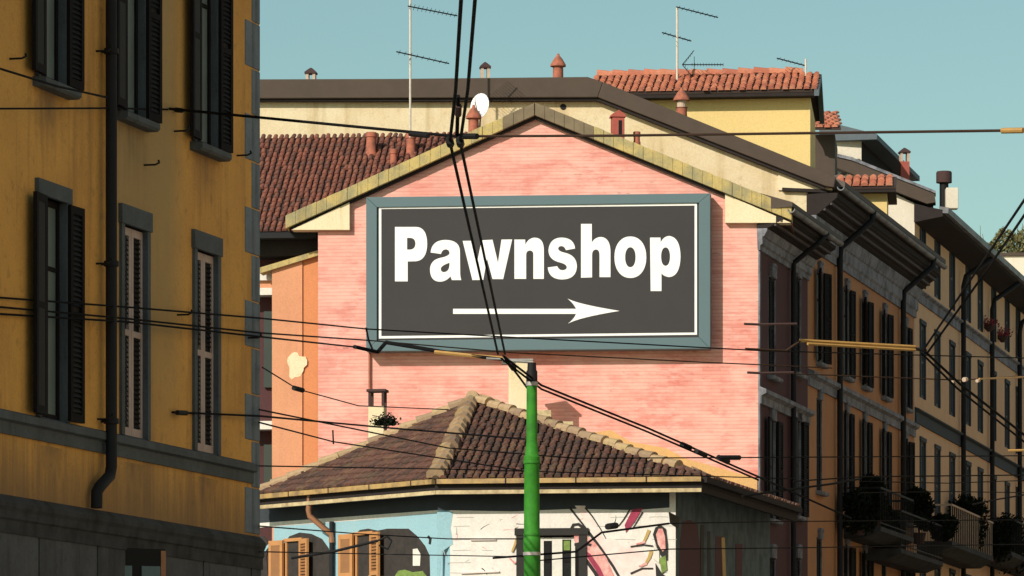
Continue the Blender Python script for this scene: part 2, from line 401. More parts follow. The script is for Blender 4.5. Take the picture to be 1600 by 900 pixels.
def ridge_tiles(mb, A, B, r=.13, step=.34, m=0):
    A = Vector(A); B = Vector(B); d = (B-A); n = max(1, int(d.length/step)); d.normalize()
    e = d.cross(Vector((0,0,1))).normalized(); up = e.cross(d).normalized()
    for i in range(n):
        p = A+d*(i*step)+up*random.gauss(.01, .008)+e*random.gauss(0, .012); vs = []
        k = 6
        for (db, rr, l) in ((-.02, r*1.12, .02), (step*1.08, r*.9, -.005)):
            for q in range(k+1):
                t = math.pi*(-.08+1.16*q/k); vs.append(p+d*db+e*math.cos(t)*rr+up*(math.sin(t)*rr+l))
        mb.add(vs, [(q, q+1, q+k+2, q+k+1) for q in range(k)]+[tuple(range(k+1)), tuple(range(2*k+1, k, -1))], m)

def cover(A, B, C, D=None):
    """tri/quad to plane frame: A,B eave; C(,D) upper"""
    ua = (B-A).normalized(); n = (B-A).cross(C-A).normalized(); ub = n.cross(ua).normalized()
    if ub.z < 0: ub = -ub
    pts = [(0., 0.), ((B-A).length, 0.)]+[((p-A).dot(ua), (p-A).dot(ub)) for p in ([C] if D is None else [C, D])]
    def inside(a, b, pad=0.02):
        sgn = None
        for i in range(len(pts)):
            x0, y0 = pts[i]; x1, y1 = pts[(i+1) % len(pts)]
            s = (x1-x0)*(b-y0)-(y1-y0)*(a-x0)
            if s < -pad: return False
        return True
    return ua, ub, pts, inside
def roof_face(mb, A, B, C, D=None, mt=0, mu=1, **kw):
    ua, ub, pts, ins = cover(A, B, C, D)
    a0 = min(p[0] for p in pts); a1 = max(p[0] for p in pts); b1 = max(p[1] for p in pts)
    vs = [A, B, C]+([D] if D is not None else [])
    n = ua.cross(ub); n = n if n.z > 0 else -n
    k = len(vs); mb.add(vs+[v-n*.06 for v in vs], [tuple(range(k)), tuple(range(2*k-1, k-1, -1))]+[(i, i+k, (i+1)%k+k, (i+1)%k) for i in range(k)], mu)
    tile_field(mb, A, ua, ub, ins, a0, a1, -.03, b1, m=mt, **kw)

def downpipe(parent, pts, r=.06, mat=None, name='downpipe', brackets=()):
    mb = MB().tube(pts, r, 10)
    for p in brackets:
        p = Vector(p); mb.lathe(p-Vector((0,0,.03)), [(r+.018, 0), (r+.018, .06)], 10); mb.box(p.x-.012, p.x+.012, p.y, .02, p.z-.015, p.z+.015)
    return mb.build(name, mat or M['dark_metal'], parent, smooth=True)

# ------------------------------------------------------------------ ground

gm = MB(); gm.add([(-400,-40,0),(400,-40,0),(400,900,0),(-400,900,0)], [(0,1,2,3)]); kind(gm.build('ground', M['ground']), 'structure')
rm = MB()
road = [(-17.5,-30),(-1.2,46),(-1.2,56),(4.,70),(12,100),(60,300),(72,300),(34,100),(22,46),(10,-30)]
n = len(road); rm.add([(x,y,.004) for x,y in road], [tuple(range(n-1,-1,-1))]); kind(rm.build('road', M['asphalt']), 'structure')
pm = MB()
for a, b in (((-19,0),(-1.9,58)), ((3.9,74),(6.6,96)), ((6.6,96),(58,300))):
    a = Vector(a); b = Vector(b); d = (b-a).normalized(); nn = Vector((d.y,-d.x))*1.9
    q = [a, b, b+nn, a+nn]; vs = [(p.x,p.y,0.0) for p in q]+[(p.x,p.y,.13) for p in q]
    pm.add(vs, [(7,6,5,4),(0,1,5,4),(1,2,6,5),(2,3,7,6),(3,0,4,7)])
kind(pm.build('pavement', M['pavement']), 'structure')

# plain unseen houses added across the street to bounce light onto shaded fronts
M['across'] = plaster('bounce_render', (.70,.58,.42), (.66,.53,.37), (.5,.42,.3), blotch=.3, streak=.2, seed=31)
ac = MB()
for (x0, y0, x1, y1, h) in ((7.2,18,10.2,45,15),(10.5,46,14.2,72,18),(14.6,73,20.5,104,18),(21,106,44,190,18)):
    a = Vector((x0,y0)); d = (Vector((x1,y1))-a); l = d.length; d.normalize(); nn = Vector((d.y,-d.x))
    q = [a, a+d*l, a+d*l+nn*8, a+nn*8]
    ac.add([(p.x,p.y,0) for p in q]+[(p.x,p.y,h) for p in q], [(0,1,2,3),(7,6,5,4),(0,4,5,1),(1,5,6,2),(2,6,7,3),(3,7,4,0)])
kind(ac.build('bounce_houses', M['across']), 'structure')
# ------------------------------------------------------------------ street planes
ST_L = Plane(405, 56.06, (1920/FPX, 1))                # left building's street front
GABLE = (math.cos(math.radians(5.6)), -math.sin(math.radians(5.6)))
PK = Plane(1185, 102.0, GABLE)                          # pink gable wall, u<0 towards the left
ST_R = Plane(1185, 102.0, (1730/FPX, 1))               # right street front, from the pink corner
CR = Plane(1262, ST_R.world(ST_R.u(1262), 0, 0).y, GABLE)   # cream gable wall of the next house

# ================================================================== LEFT YELLOW BUILDING
def left_building():
    P = ST_L; u = P.u
    B = on_plane('yellow_building', P, 'mustard yellow building in shade at the left edge, with grey corner stones and dark shutters', 'building')
    uL = u(-260); zc = 4.62; top = 12.1
    ops = []; wins = []
    for c0, c1, sill_px, upper in ((62,106,None,0),(198,230,None,0),(311,340,None,0)):
        a, b = u(c0), u(c1); ops.append(((a+b)/2, b-a))
    specs = []
    cen = [(u(81)), (u(209)), (u(321))]; cup = [(u(79)), (u(205)), (u(320))]
    wd = .78; zl = 5.60; hl = 2.42; zu = 9.30; hu = 2.5
    c_extra = cen[0]-(cen[1]-cen[0])
    holes = []
    for c, cu_ in zip([c_extra]+cen, [c_extra]+cup):
        holes.append((c-wd/2, c+wd/2, zl, zl+hl)); holes.append((cu_-wd/2, cu_+wd/2, zu, zu+hu))
    mt = M['yellow_left'].copy(); nt_ = mt.node_tree; b_ = nt_.nodes['Principled BSDF']; src = b_.inputs['Base Color'].links[0].from_socket
    sx = nt_.nodes.new('ShaderNodeSeparateXYZ'); L(nt_, coords(nt_), sx.inputs[0]); xc = (uL+0)/2
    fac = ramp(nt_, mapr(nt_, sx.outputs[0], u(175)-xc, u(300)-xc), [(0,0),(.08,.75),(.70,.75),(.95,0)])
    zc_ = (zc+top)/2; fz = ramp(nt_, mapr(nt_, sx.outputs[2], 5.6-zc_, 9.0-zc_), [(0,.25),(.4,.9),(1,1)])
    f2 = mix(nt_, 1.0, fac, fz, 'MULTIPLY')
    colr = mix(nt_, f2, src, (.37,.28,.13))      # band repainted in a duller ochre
    def math_(op, a_, b2):
        m_ = nt_.nodes.new('ShaderNodeMath'); m_.operation = op
        for sk, v_ in ((m_.inputs[0], a_), (m_.inputs[1], b2)):
            if isinstance(v_, (int, float)): sk.default_value = v_
            else: L(nt_, v_, sk)
        return m_.outputs[0]
    nz = tex_noise(nt_, coords(nt_), 1.0, 6, .7, (6, 6, .5)); nw = tex_noise(nt_, coords(nt_), 2.3, 6, .7)
    xx = math_('ADD', sx.outputs[0], math_('MULTIPLY', math_('SUBTRACT', nw, .5), 1.1)); zz_ = math_('ADD', sx.outputs[2], math_('MULTIPLY', math_('SUBTRACT', nz, .5), 1.6))
    tot = None
    for cs, zt_, ln in ((cen, zl-.30, .95), (cup, zu-.05, .75)):
        bz = math_('MULTIPLY', math_('LESS_THAN', sx.outputs[2], zt_-zc_), ramp(nt_, mapr(nt_, zz_, zt_-ln-zc_, zt_-zc_), [(0, 0), (.5, .45), (1, 1)]))
        for c_ in [c_extra]+cs:
            bx_ = ramp(nt_, math_('ABSOLUTE', math_('SUBTRACT', xx, c_-xc), 0), [(.02, 1), (.34, .55), (.62, 0)])
            t_ = math_('MULTIPLY', bz, bx_); tot = t_ if tot is None else math_('MAXIMUM', tot, t_)
    gr = ramp(nt_, mapr(nt_, zz_, zc-zc_, zc+1.0-zc_), [(0, 1), (.30, .8), (.85, .1), (1, 0)]); tot = math_('MAXIMUM', tot, gr)
    L(nt_, mix(nt_, math_('MULTIPLY', tot, .75), colr, (.17,.11,.06)), b_.inputs['Base Color'])
    wall_mb(uL, 0, zc, top, holes).build('wall', mt, B)
    # hidden sides and back give it body
    mb = MB().box(uL, 0, .35, 6.5, zc, top); mb.build('building_core', M['yellow_left'], B)
    g = MB(); g.box(uL, -.004, .02, 6.5, 0, zc)
    # rusticated ground floor: courses with grooves
    z = 0.0; hts = [.62]*7; z = zc-.28
    rows = []
    zz = zc-.30
    while zz > 0.1:
        rows.append((max(0, zz-.66), zz)); zz -= .69
    for k, (a, b) in enumerate(rows):
        x = uL-((k%2)*.9)
        while x < -.02:
            x1 = min(x+1.78, 0.006); g.box(max(x, uL), x1-.025, -.03, .03, a, b); x += 1.8
    g.build('ground_floor', M['grey_base'], B)
    MB().profile([(-.045,zc-.34),(-.045,zc-.20),(-.065,zc-.18),(-.065,zc-.10),(-.085,zc-.06),(-.085,zc-.01),(-.05,zc+.03),(0.02,zc+.09),(.02,zc-.34)], uL, .012).build('cornice', M['dark_stone'], B)
    MB().profile([(-.03,zl-.26),(-.03,zl-.13),(-.08,zl-.11),(-.08,zl-.03),(.02,zl+.01),(.02,zl-.26)], uL, -.30).build('string_course', M['stone_dark'], B)
    MB().profile([(-.1,top-.3),(-.6,top-.05),(-.6,top+.1),(.02,top+.1),(.02,top-.3)], uL, .05).build('eave', M['soffit'], B)
    r = MB(); roofp = [(-.6, top+.1), (3.2, top+.75), (6.7, top+.1)]
    r.profile(roofp, uL-.2, .1); r.build('roof', M['roof_under'], B)
    # corner stones
    zz = zc+.1; k = 0
    while zz < top-.3:
        wq = .56 if k % 2 == 0 else .30
        q = MB().box(-wq, .004, -.012, .32, zz, zz+.565); q.build('corner_stone', M['stone_grey'], B, bevel=.012); zz += .58; k += 1
    # windows
    for i, c in enumerate([c_extra]+cen):
        upper = dict(open_=True); 
        window(B, ([c_extra]+cup)[i], zu, wd, hu, M['stone_dark'], M['shutter_dark'], M['black'], M['glass_teal'], True, lean=4, sw=.09)
        if i <= 1: window(B, c, zl, wd, hl, M['stone_dark'], M['shutter_dark'], M['black'], M['glass_teal'], True, sill=False, lean=4, sw=.09, head=.17)
        else: window(B, c, zl, wd, hl, M['stone_dark'], M['shutter_pink'], M['black'], M['glass_teal'], False, sill=False, sw=.09)
    # downpipe
    up = u(174, .12)
    a = P.uz(174, 738, .12); e = P.uz(155, 766, .12)
    pts = [(up,-.12,top-.1),(up,-.12,a[1]+.06),(up-.05,-.12,a[1]-.04),(e[0]+.06,-.11,e[1]+.05),(e[0]-.02,-.10,e[1]-.02),(e[0]-.03,-.10,e[1]-.20)]
    downpipe(B, pts, .067, M['dark_metal'], brackets=[(up,-.12,P.uz(174,y,.12)[1]) for y in (80, 412, 658)])
    # iron hooks on the wall
    for px, py in ((15,92),(150,80),(150,412),(152,655),(272,205),(370,243),(277,492),(386,528),(225,258)):
        q = P.uz(px, py); hk = MB().tube([(q[0],.02,q[1]),(q[0],-.14,q[1]),(q[0]+.05,-.17,q[1]+.03),(q[0]+.08,-.15,q[1]+.06)], .012, 6)
        hk.build('wall_hook', M['black'], B)
    return B
left_building()

# dark street sign board on the left building's ground floor
def board():
    P = ST_L; a = P.uz(200, 848, .30); b = P.uz(272, 848, .30)
    z1 = P.uz(236, 850, .30)[1]
    R = tag(empty('street_sign', P.world((a[0]+b[0])/2, .10, z1-1.25), P.rot+math.radians(-48)), 'dark framed board with two teal panels on the grey base of the yellow building', 'sign')
    MB().box(-.36,.36,-.05,.05,0,1.2).build('frame', M['black'], R, bevel=.01)
    MB().box(-.29,-.06,-.062,-.052,.1,1.0).build('panel', M['teal_panel'], R)
    MB().box(.06,.29,-.062,-.052,.1,1.0).build('panel', M['teal_panel'], R)
    em = MB(); em.lathe((0,0,0), [(.075,0),(.075,.006)], 14); 
    for v in em.v: v.x, v.y, v.z = v.x-.175, -.064-v.z, v.y+.70
    em.build('emblem', M['black'], R)
    sm = MB()
    for k in range(4): sm.box(.10,.25,-.066,-.063,.30+k*.14,.36+k*.14)
    sm.build('lettering', M['black'], R)
    MB().box(.30,.36,-.056,-.05,.02,1.18).build('edge_strip', M['copper'], R)
    MB().tube([(0,0.05,.6),(0,.35,.6)], .03, 8).build('bracket', M['black'], R)
board()

# ================================================================== PINK HOUSE
def pink_house():
    P = PK; u = P.u; uz = P.uz
    B = on_plane('pink_building', P, 'pink brick gable-ended house in the middle carrying the big sign', 'building')
    uL = u(497)
    ridge = uz(836, 178); eL = uz(497, 338); eR = uz(1185, 330)
    zL = eL[1]; zR = eR[1]
    MB().prism([(uL,0),(0,0),(0,zR),(ridge[0],ridge[1]),(uL,zL)], 0, .4).build('wall', M['pink'], B)
    # coping slabs along the two verges (piecewise, a little uneven)
    mb = MB()
    def verge(pA, pB, n, dark=()):
        A = Vector((*uz(*pA[:2], .25),)); A2 = Vector(uz(pA[0], pA[2], .25)); Bq = Vector(uz(*pB[:2], .25)); B2 = Vector(uz(pB[0], pB[2], .25))
        for i in range(n):
            t0, t1 = i/n, (i+1)/n-.0005
            j = random.gauss(0, .004)
            p = [A.lerp(Bq, t0), A.lerp(Bq, t1), A2.lerp(B2, t1), A2.lerp(B2, t0)]
            mb.prism([(p[0].x, p[0].y+j), (p[1].x, p[1].y+j), (p[2].x, p[2].y), (p[3].x, p[3].y)], -.25+random.gauss(0,.008), .5, 1 if i in dark else 0)
    verge((446,337,357), (835,160,180), 24, (21,22,23)); verge((836,160,180), (1237,322,344), 26, (0,1,2,3,4,5))
    mb.build('coping', [M['lichen'], M['fascia2']], B, bevel=.01)
    # thin dark line of the tile edge under the coping
    v = MB(); 
    for a, b in (((452,357,361),(835,180,186)), ((836,180,186),(1233,344,348))):
        A = uz(a[0],a[1]-2,.12); A2 = uz(a[0],a[2],.12); C = uz(b[0],b[1]-2,.12); C2 = uz(b[0],b[2],.12)
        v.prism([A, C, C2, A2], -.12, .1)
    v.build('verge_board', M['soffit'], B)
    for pts in ([(455,359),(546,316),(546,359)], [(1133,303),(1133,348),(1236,348)]):
        MB().prism([uz(x, y, .16) for x, y in pts], -.16, .3).build('eave_box', M['cream_box'], B)
    # roof slabs and body
    rd = 5.9
    R = MB()
    for s, e in ((1, (u(1185)+.75, uz(1237,335)[1]-.05)), (-1, (u(497)-.8, uz(446,350)[1]-.05))):
        pts = [(ridge[0], ridge[1]+.22), e, (e[0], e[1]-.16), (ridge[0], ridge[1]+.02)]
        R.prism(pts, .5, rd)
    R.build('roof', M['tile_left'], B)
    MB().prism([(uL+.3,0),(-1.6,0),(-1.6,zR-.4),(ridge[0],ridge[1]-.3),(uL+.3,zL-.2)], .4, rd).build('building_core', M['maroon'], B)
    # quoin strip on right edge of wall + vertical pipe shadow line
    downpipe(B, [(u(578),-.05,uz(578,548)[1]),(u(578),-.05,uz(578,700)[1])], .028, M['terracotta'], 'wall_pipe')
    # plaster remnant along the neighbour's roof line
    MB().prism([uz(x, y, .03) for x, y in ((925,676),(955,672),(985,690),(1040,700),(1070,716),(1120,730),(1183,748),(1183,785),(1120,770),(1000,730),(930,700))], -.03, .05).build('plaster_remnant', M['lichen2'], B)
    for py in (640, 714): pass
    return B
M['fascia2'] = simple('brown_coping', (.20,.155,.095), .85, var=.6, scale=3, second=(.11,.08,.05))
M['lichen2'] = plaster('ochre_plaster', (.72,.42,.16), (.66,.40,.17), (.55,.26,.13), blotch=.9, streak=.4, scale=2.2, seed=21)
pink = pink_house()

def pink_street_side():
    """street front of the pink house: dark maroon"""
    P = ST_R; uz = P.uz
    B = pink
    g = empty('street_front', (0,0,0)); g.parent = B; g.rotation_euler = (0,0,P.rot-PK.rot)
    u1 = P.u(1262)
    zt = 14.35
    holes = []; wn = []
    for px, w in ((1206,.95),(1246,.95)):
        c = P.u(px)
        for py0, py1 in ((432,580),(655,800),(870,980)):
            z1 = P.uz(px, py0)[1]; h = 2.3; z0 = z1-h
            holes.append((c-w/2, c+w/2, z0, z0+h)); wn.append((c, z0, w, h))
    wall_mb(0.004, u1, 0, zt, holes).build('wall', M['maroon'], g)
    return g, u1, wn
_g, PU1, _wn = pink_street_side()
# depth limit: windows must be sub-parts, so hang them straight under the house
def reparent_flat(gr, B):
    for c in list(gr.children):
        c.matrix_basis = Matrix.Rotation(gr.rotation_euler.z, 4, 'Z') @ c.matrix_basis; c.parent = B
    bpy.data.objects.remove(gr)
reparent_flat(_g, pink)
RR = ST_R.rot-PK.rot
def st_child(mb_or_obj, name=None, mats=None, P=ST_R, B=None, **kw):
    """build in the street plane's space and hang under B"""
    o = mb_or_obj.build(name, mats, B, **kw)
    dx = Vector((P.P.x, P.P.y, 0))-B.location
    T = Matrix.Rotation(-B.rotation_euler.z, 4, 'Z') @ Matrix.Translation(dx) @ Matrix.Rotation(P.rot, 4, 'Z')
    o.matrix_basis = T @ o.matrix_basis; return o
def st_window(B, P, *a, **k):
    o = window(B, *a, **k)
    dx = Vector((P.P.x, P.P.y, 0))-B.location
    T = Matrix.Rotation(-B.rotation_euler.z, 4, 'Z') @ Matrix.Translation(dx) @ Matrix.Rotation(P.rot, 4, 'Z')
    o.matrix_basis = T @ o.matrix_basis; return o
for i, (c, z0, w_, h_) in enumerate(_wn):
    st_window(pink, ST_R, c, z0, w_, h_, M['moulding'], M['shutter_dark'], M['black'], M['glass_dark'], open_=(i % 3 == 1), head=.22, sw=.05, narrow=True)
def cornice(B, P, u0, u1, zb, zt, out, mat1, mat2, name='cornice'):
    h = zt-zb
    st_child(MB().profile([(0,zb),(-.06,zb),(-.06,zb+.12*h),(-.11,zb+.16*h),(-.11,zb+.34*h),(-.15,zb+.36*h),(-.22,zb+.5*h),(-.22,zb+.56*h),(.02,zb+.56*h)], u0, u1), name, mat1, P, B)
    a0 = .24; steps = 7; pp = [(.02, zb+.565*h)]
    for k in range(steps):
        o0 = a0+(out-.08-a0)*k/steps; o1 = a0+(out-.08-a0)*(k+1)/steps; z_ = zb+(.57+.29*k/steps)*h
        pp += [(-o0, z_), (-o0-.03, z_+.02*h), (-o1+.02, z_+.02*h)]
    pp += [(-out+.08, zb+.93*h), (.02, zb+.93*h)]
    st_child(MB().profile(pp, u0, u1), 'eave', mat2, P, B)
    for f in (.30, .62):
        o_ = a0+(out-.08-a0)*f; z_ = zb+(.57+.29*f)*h
        st_child(MB().profile([(-o_, z_-.035), (-o_-.05, z_-.03), (-o_-.05, z_+.03), (-o_, z_+.03)], u0+.01, u1-.01), 'moulding', M['soffit_light'], P, B)
    # gutter
    gp = [(-out-.02+.09*math.cos(t), zt+.02+.09*math.sin(t)) for t in [math.pi+math.pi*k/6 for k in range(7)]]
    gi = [(-out-.02+.075*math.cos(t), zt+.025+.075*math.sin(t)) for t in [math.pi*2-math.pi*k/6 for k in range(7)]]
    st_child(MB().profile(gp+gi, u0-.15, u1), 'gutter', M['gutter_grey'], P, B, smooth=True)
M['gutter_grey'] = simple('grey_gutter', (.24,.25,.27), .6, .1, scale=1.2, var=.9, second=(.05,.05,.055))
cornice(pink, ST_R, -.1, PU1-.02, 13.75, 14.62, .78, M['moulding'], M['soffit'])
st_child(MB().profile([(-.18,14.66),(-.82,14.70),(-.82,14.80),(.0,15.05)], -.2, PU1-.02), 'roof_edge', M['fascia'], ST_R, pink)
zb = ST_R.uz(1187, 612)[1]
st_child(MB().profile([(.0,zb-.28),(-.07,zb-.28),(-.07,zb-.1),(-.18,zb-.04),(-.18,zb+.05),(0,zb+.12)], .0, PU1), 'string_course', M['moulding'], ST_R, pink)
up = ST_R.u(1240, .12)
st_child(MB().tube([(up+.4,-.85,14.6),(up,-.72,14.35),(up,-.13,13.9),(up,-.12,13.6),(up,-.12,.2)], .065, 10), 'downpipe', M['dark_metal'], ST_R, pink, smooth=True)
st_child(MB().box(-.001,.16,-.03,.02,0,13.8), 'corner_strip', M['moulding'], ST_R, pink)

# ================================================================== SIGN
def outline(cmds, ox, oy, sc):
    pts = []
    for c in cmds:
        if len(c) == 2: pts.append((c[0], c[1]))
        else:
            x0, y0 = pts[-1]
            for k in range(1, 9):
                t = k/8; pts.append(((1-t)**2*x0+2*t*(1-t)*c[0]+t*t*c[2], (1-t)**2*y0+2*t*(1-t)*c[1]+t*t*c[3]))
    return [(ox+x/sc, oy+y/sc) for x, y in pts]
def ell(cx, cy, rx, ry, ox, oy, sc, n=36, e=.92):
    out = []
    for k in range(n):
        t = 2*math.pi*k/n; c, s_ = math.cos(t), math.sin(t)
        out.append((ox+(cx+rx*math.copysign(abs(c)**e, c))/sc, oy+(cy+ry*math.copysign(abs(s_)**e, s_))/sc))
    return out
C1 = (600, 330, 6.43); C2 = (740, 330, 6.43); C3 = (880, 330, 5.145); C7 = (560, 290, 2.7586)
GLY = [
 ('P', [outline([(110,158),(325,158),(432,162,434,330),(430,495,318,503),(238,505),(238,705),(110,705)], *C1),
        outline([(232,268),(262,268),(315,270,316,325),(315,382,262,386),(232,386)], *C1)]),
 ('a', [outline([(468,415),(572,430),(585,384,622,384),(660,386,658,428),(640,455,568,468),(462,492,462,590),(466,706,560,708),(622,708,668,655),(682,692),(778,692),(765,668,765,600),(763,410),(765,290,615,288),(480,292,468,415)], *C1),
        outline([(658,518),(662,606,605,612),(570,612,571,576),(575,545,658,518)], *C1)]),
 ('w', [outline([(-110,298),(-8,297),(38,500),(80,292),(190,286),(245,518),(280,285),(387,284),(297,682),(190,682),(135,478),(97,690),(-12,692)], *C2)]),
 ('n', [outline([(410,285),(518,285),(520,335),(552,268,615,266),(705,268,706,390),(706,680),(600,680),(600,430),(596,395,565,395),(528,398,528,442),(528,680),(410,680)], *C2)]),
 ('s', [outline([(1020,375),(928,392),(912,350,880,350),(848,354,850,380),(856,404,920,418),(1038,446,1038,558),(1030,686,885,686),(755,682,745,565),(840,552),(858,593,895,593),(936,590,936,560),(930,530,860,513),(752,486,752,390),(765,266,885,265),(1008,268,1020,375)], *C2)]),
 ('h', [outline([(143,102),(230,102),(230,252),(255,208,305,207),(380,214,380,330),(380,530),(292,530),(292,348),(290,308,263,308),(232,310,232,355),(232,532),(143,535)], *C3)]),
 ('o', [ell(540,370,128,167,*C3), ell(540,370,42,80,*C3)]),
 ('p', [outline([(698,212),(782,212),(784,250),(808,200,855,199),(942,212,943,365),(940,522,852,530),(812,525,790,500),(790,642),(703,642)], *C3), ell(823,365,36,74,*C3)]),
 ('arrow', [outline([(408,531),(938,531),(928,508,901,487),(950,512,1126,540),(950,568,903,595),(930,575,938,553),(408,553)], *C7)]),
]
def sign():
    P = PK; OFF = .44
    a = P.uz(572, 549, OFF); b = P.uz(1110, 549, OFF)
    base = P.world((a[0]+b[0])/2, OFF-.1, P.uz(840, 548, OFF)[1])
    R = tag(empty('billboard', base, P.rot), 'large dark sign reading Pawnshop above an arrow, framed in teal grey on the pink wall', 'sign')
    inv = lambda x, y, off: (P.uz(x, y, off)[0]-(a[0]+b[0])/2, P.uz(x, y, off)[1]-base.z)
    yo = lambda off: -(off-(OFF-.1))
    # frame ring as four mitred bars
    o = [inv(572,308,OFF), inv(1110,302,OFF), inv(1110,545,OFF), inv(572,549,OFF)]
    i = [inv(589,324,OFF), inv(1092,317,OFF), inv(1092,527,OFF), inv(589,532,OFF)]
    mb = MB()
    for k in range(4):
        q = [o[k], o[(k+1)%4], i[(k+1)%4], i[k]]
        mb.prism(q, yo(OFF), yo(OFF)+.38)
    mb.build('frame', M['sign_frame'], R, bevel=.012)
    MB().prism([inv(x,y,OFF) for x,y in ((588,323),(1093,316),(1093,528),(588,533))], yo(OFF)+.045, yo(OFF)+.10).build('panel', M['sign_panel'], R)
    mb = MB(); of = OFF-.04
    o = [inv(592,322.5,of), inv(1089,317,of), inv(1089,523,of), inv(592,529,of)]
    i = [inv(595.8,326.6,of), inv(1085.3,321.1,of), inv(1085.3,519.6,of), inv(595.8,525.2,of)]
    for k in range(4): mb.prism([o[k], o[(k+1)%4], i[(k+1)%4], i[k]], yo(of), yo(of)+.004)
    mb.build('border_line', M['sign_white'], R)
    for nm, loops in GLY:
        cu = bpy.data.curves.new('glyph', 'CURVE'); cu.dimensions = '2D'; cu.fill_mode = 'BOTH'; cu.extrude = .004
        for lp in loops:
            pts = [inv(x, y, of) for x, y in lp]
            if (pts[0][0]-pts[-1][0])**2+(pts[0][1]-pts[-1][1])**2 < 1e-6: pts = pts[:-1]
            sp = cu.splines.new('POLY'); sp.points.add(len(pts)-1); sp.use_cyclic_u = True
            for p, q in zip(sp.points, pts): p.co = (q[0], q[1], 0, 1)
        t = bpy.data.objects.new('tmp', cu); COL.objects.link(t)
        bpy.context.view_layer.update()
        me = bpy.data.meshes.new_from_object(t.evaluated_get(bpy.context.evaluated_depsgraph_get()))
        bpy.data.objects.remove(t)
        me.transform(Matrix.Rotation(math.pi/2, 4, 'X')); me.transform(Matrix.Translation((0, yo(of)+.003, 0)))
        me.materials.clear(); me.materials.append(M['sign_white'])
        nm2 = 'arrow' if nm == 'arrow' else 'letter'
        me.name = nm2
        ob = child(nm2, me, R)
        ob['label'] = 'white arrow pointing right' if nm == 'arrow' else 'white letter '+nm
    # brackets to the wall
    W0 = b[0]-a[0]
    for x in (-W0*.4, 0, W0*.4):
        for z in (.4, 3.0): MB().box(x-.04, x+.04, .29, .335, z-.15, z+.15).build('bracket', M['dark_metal'], R)
sign()

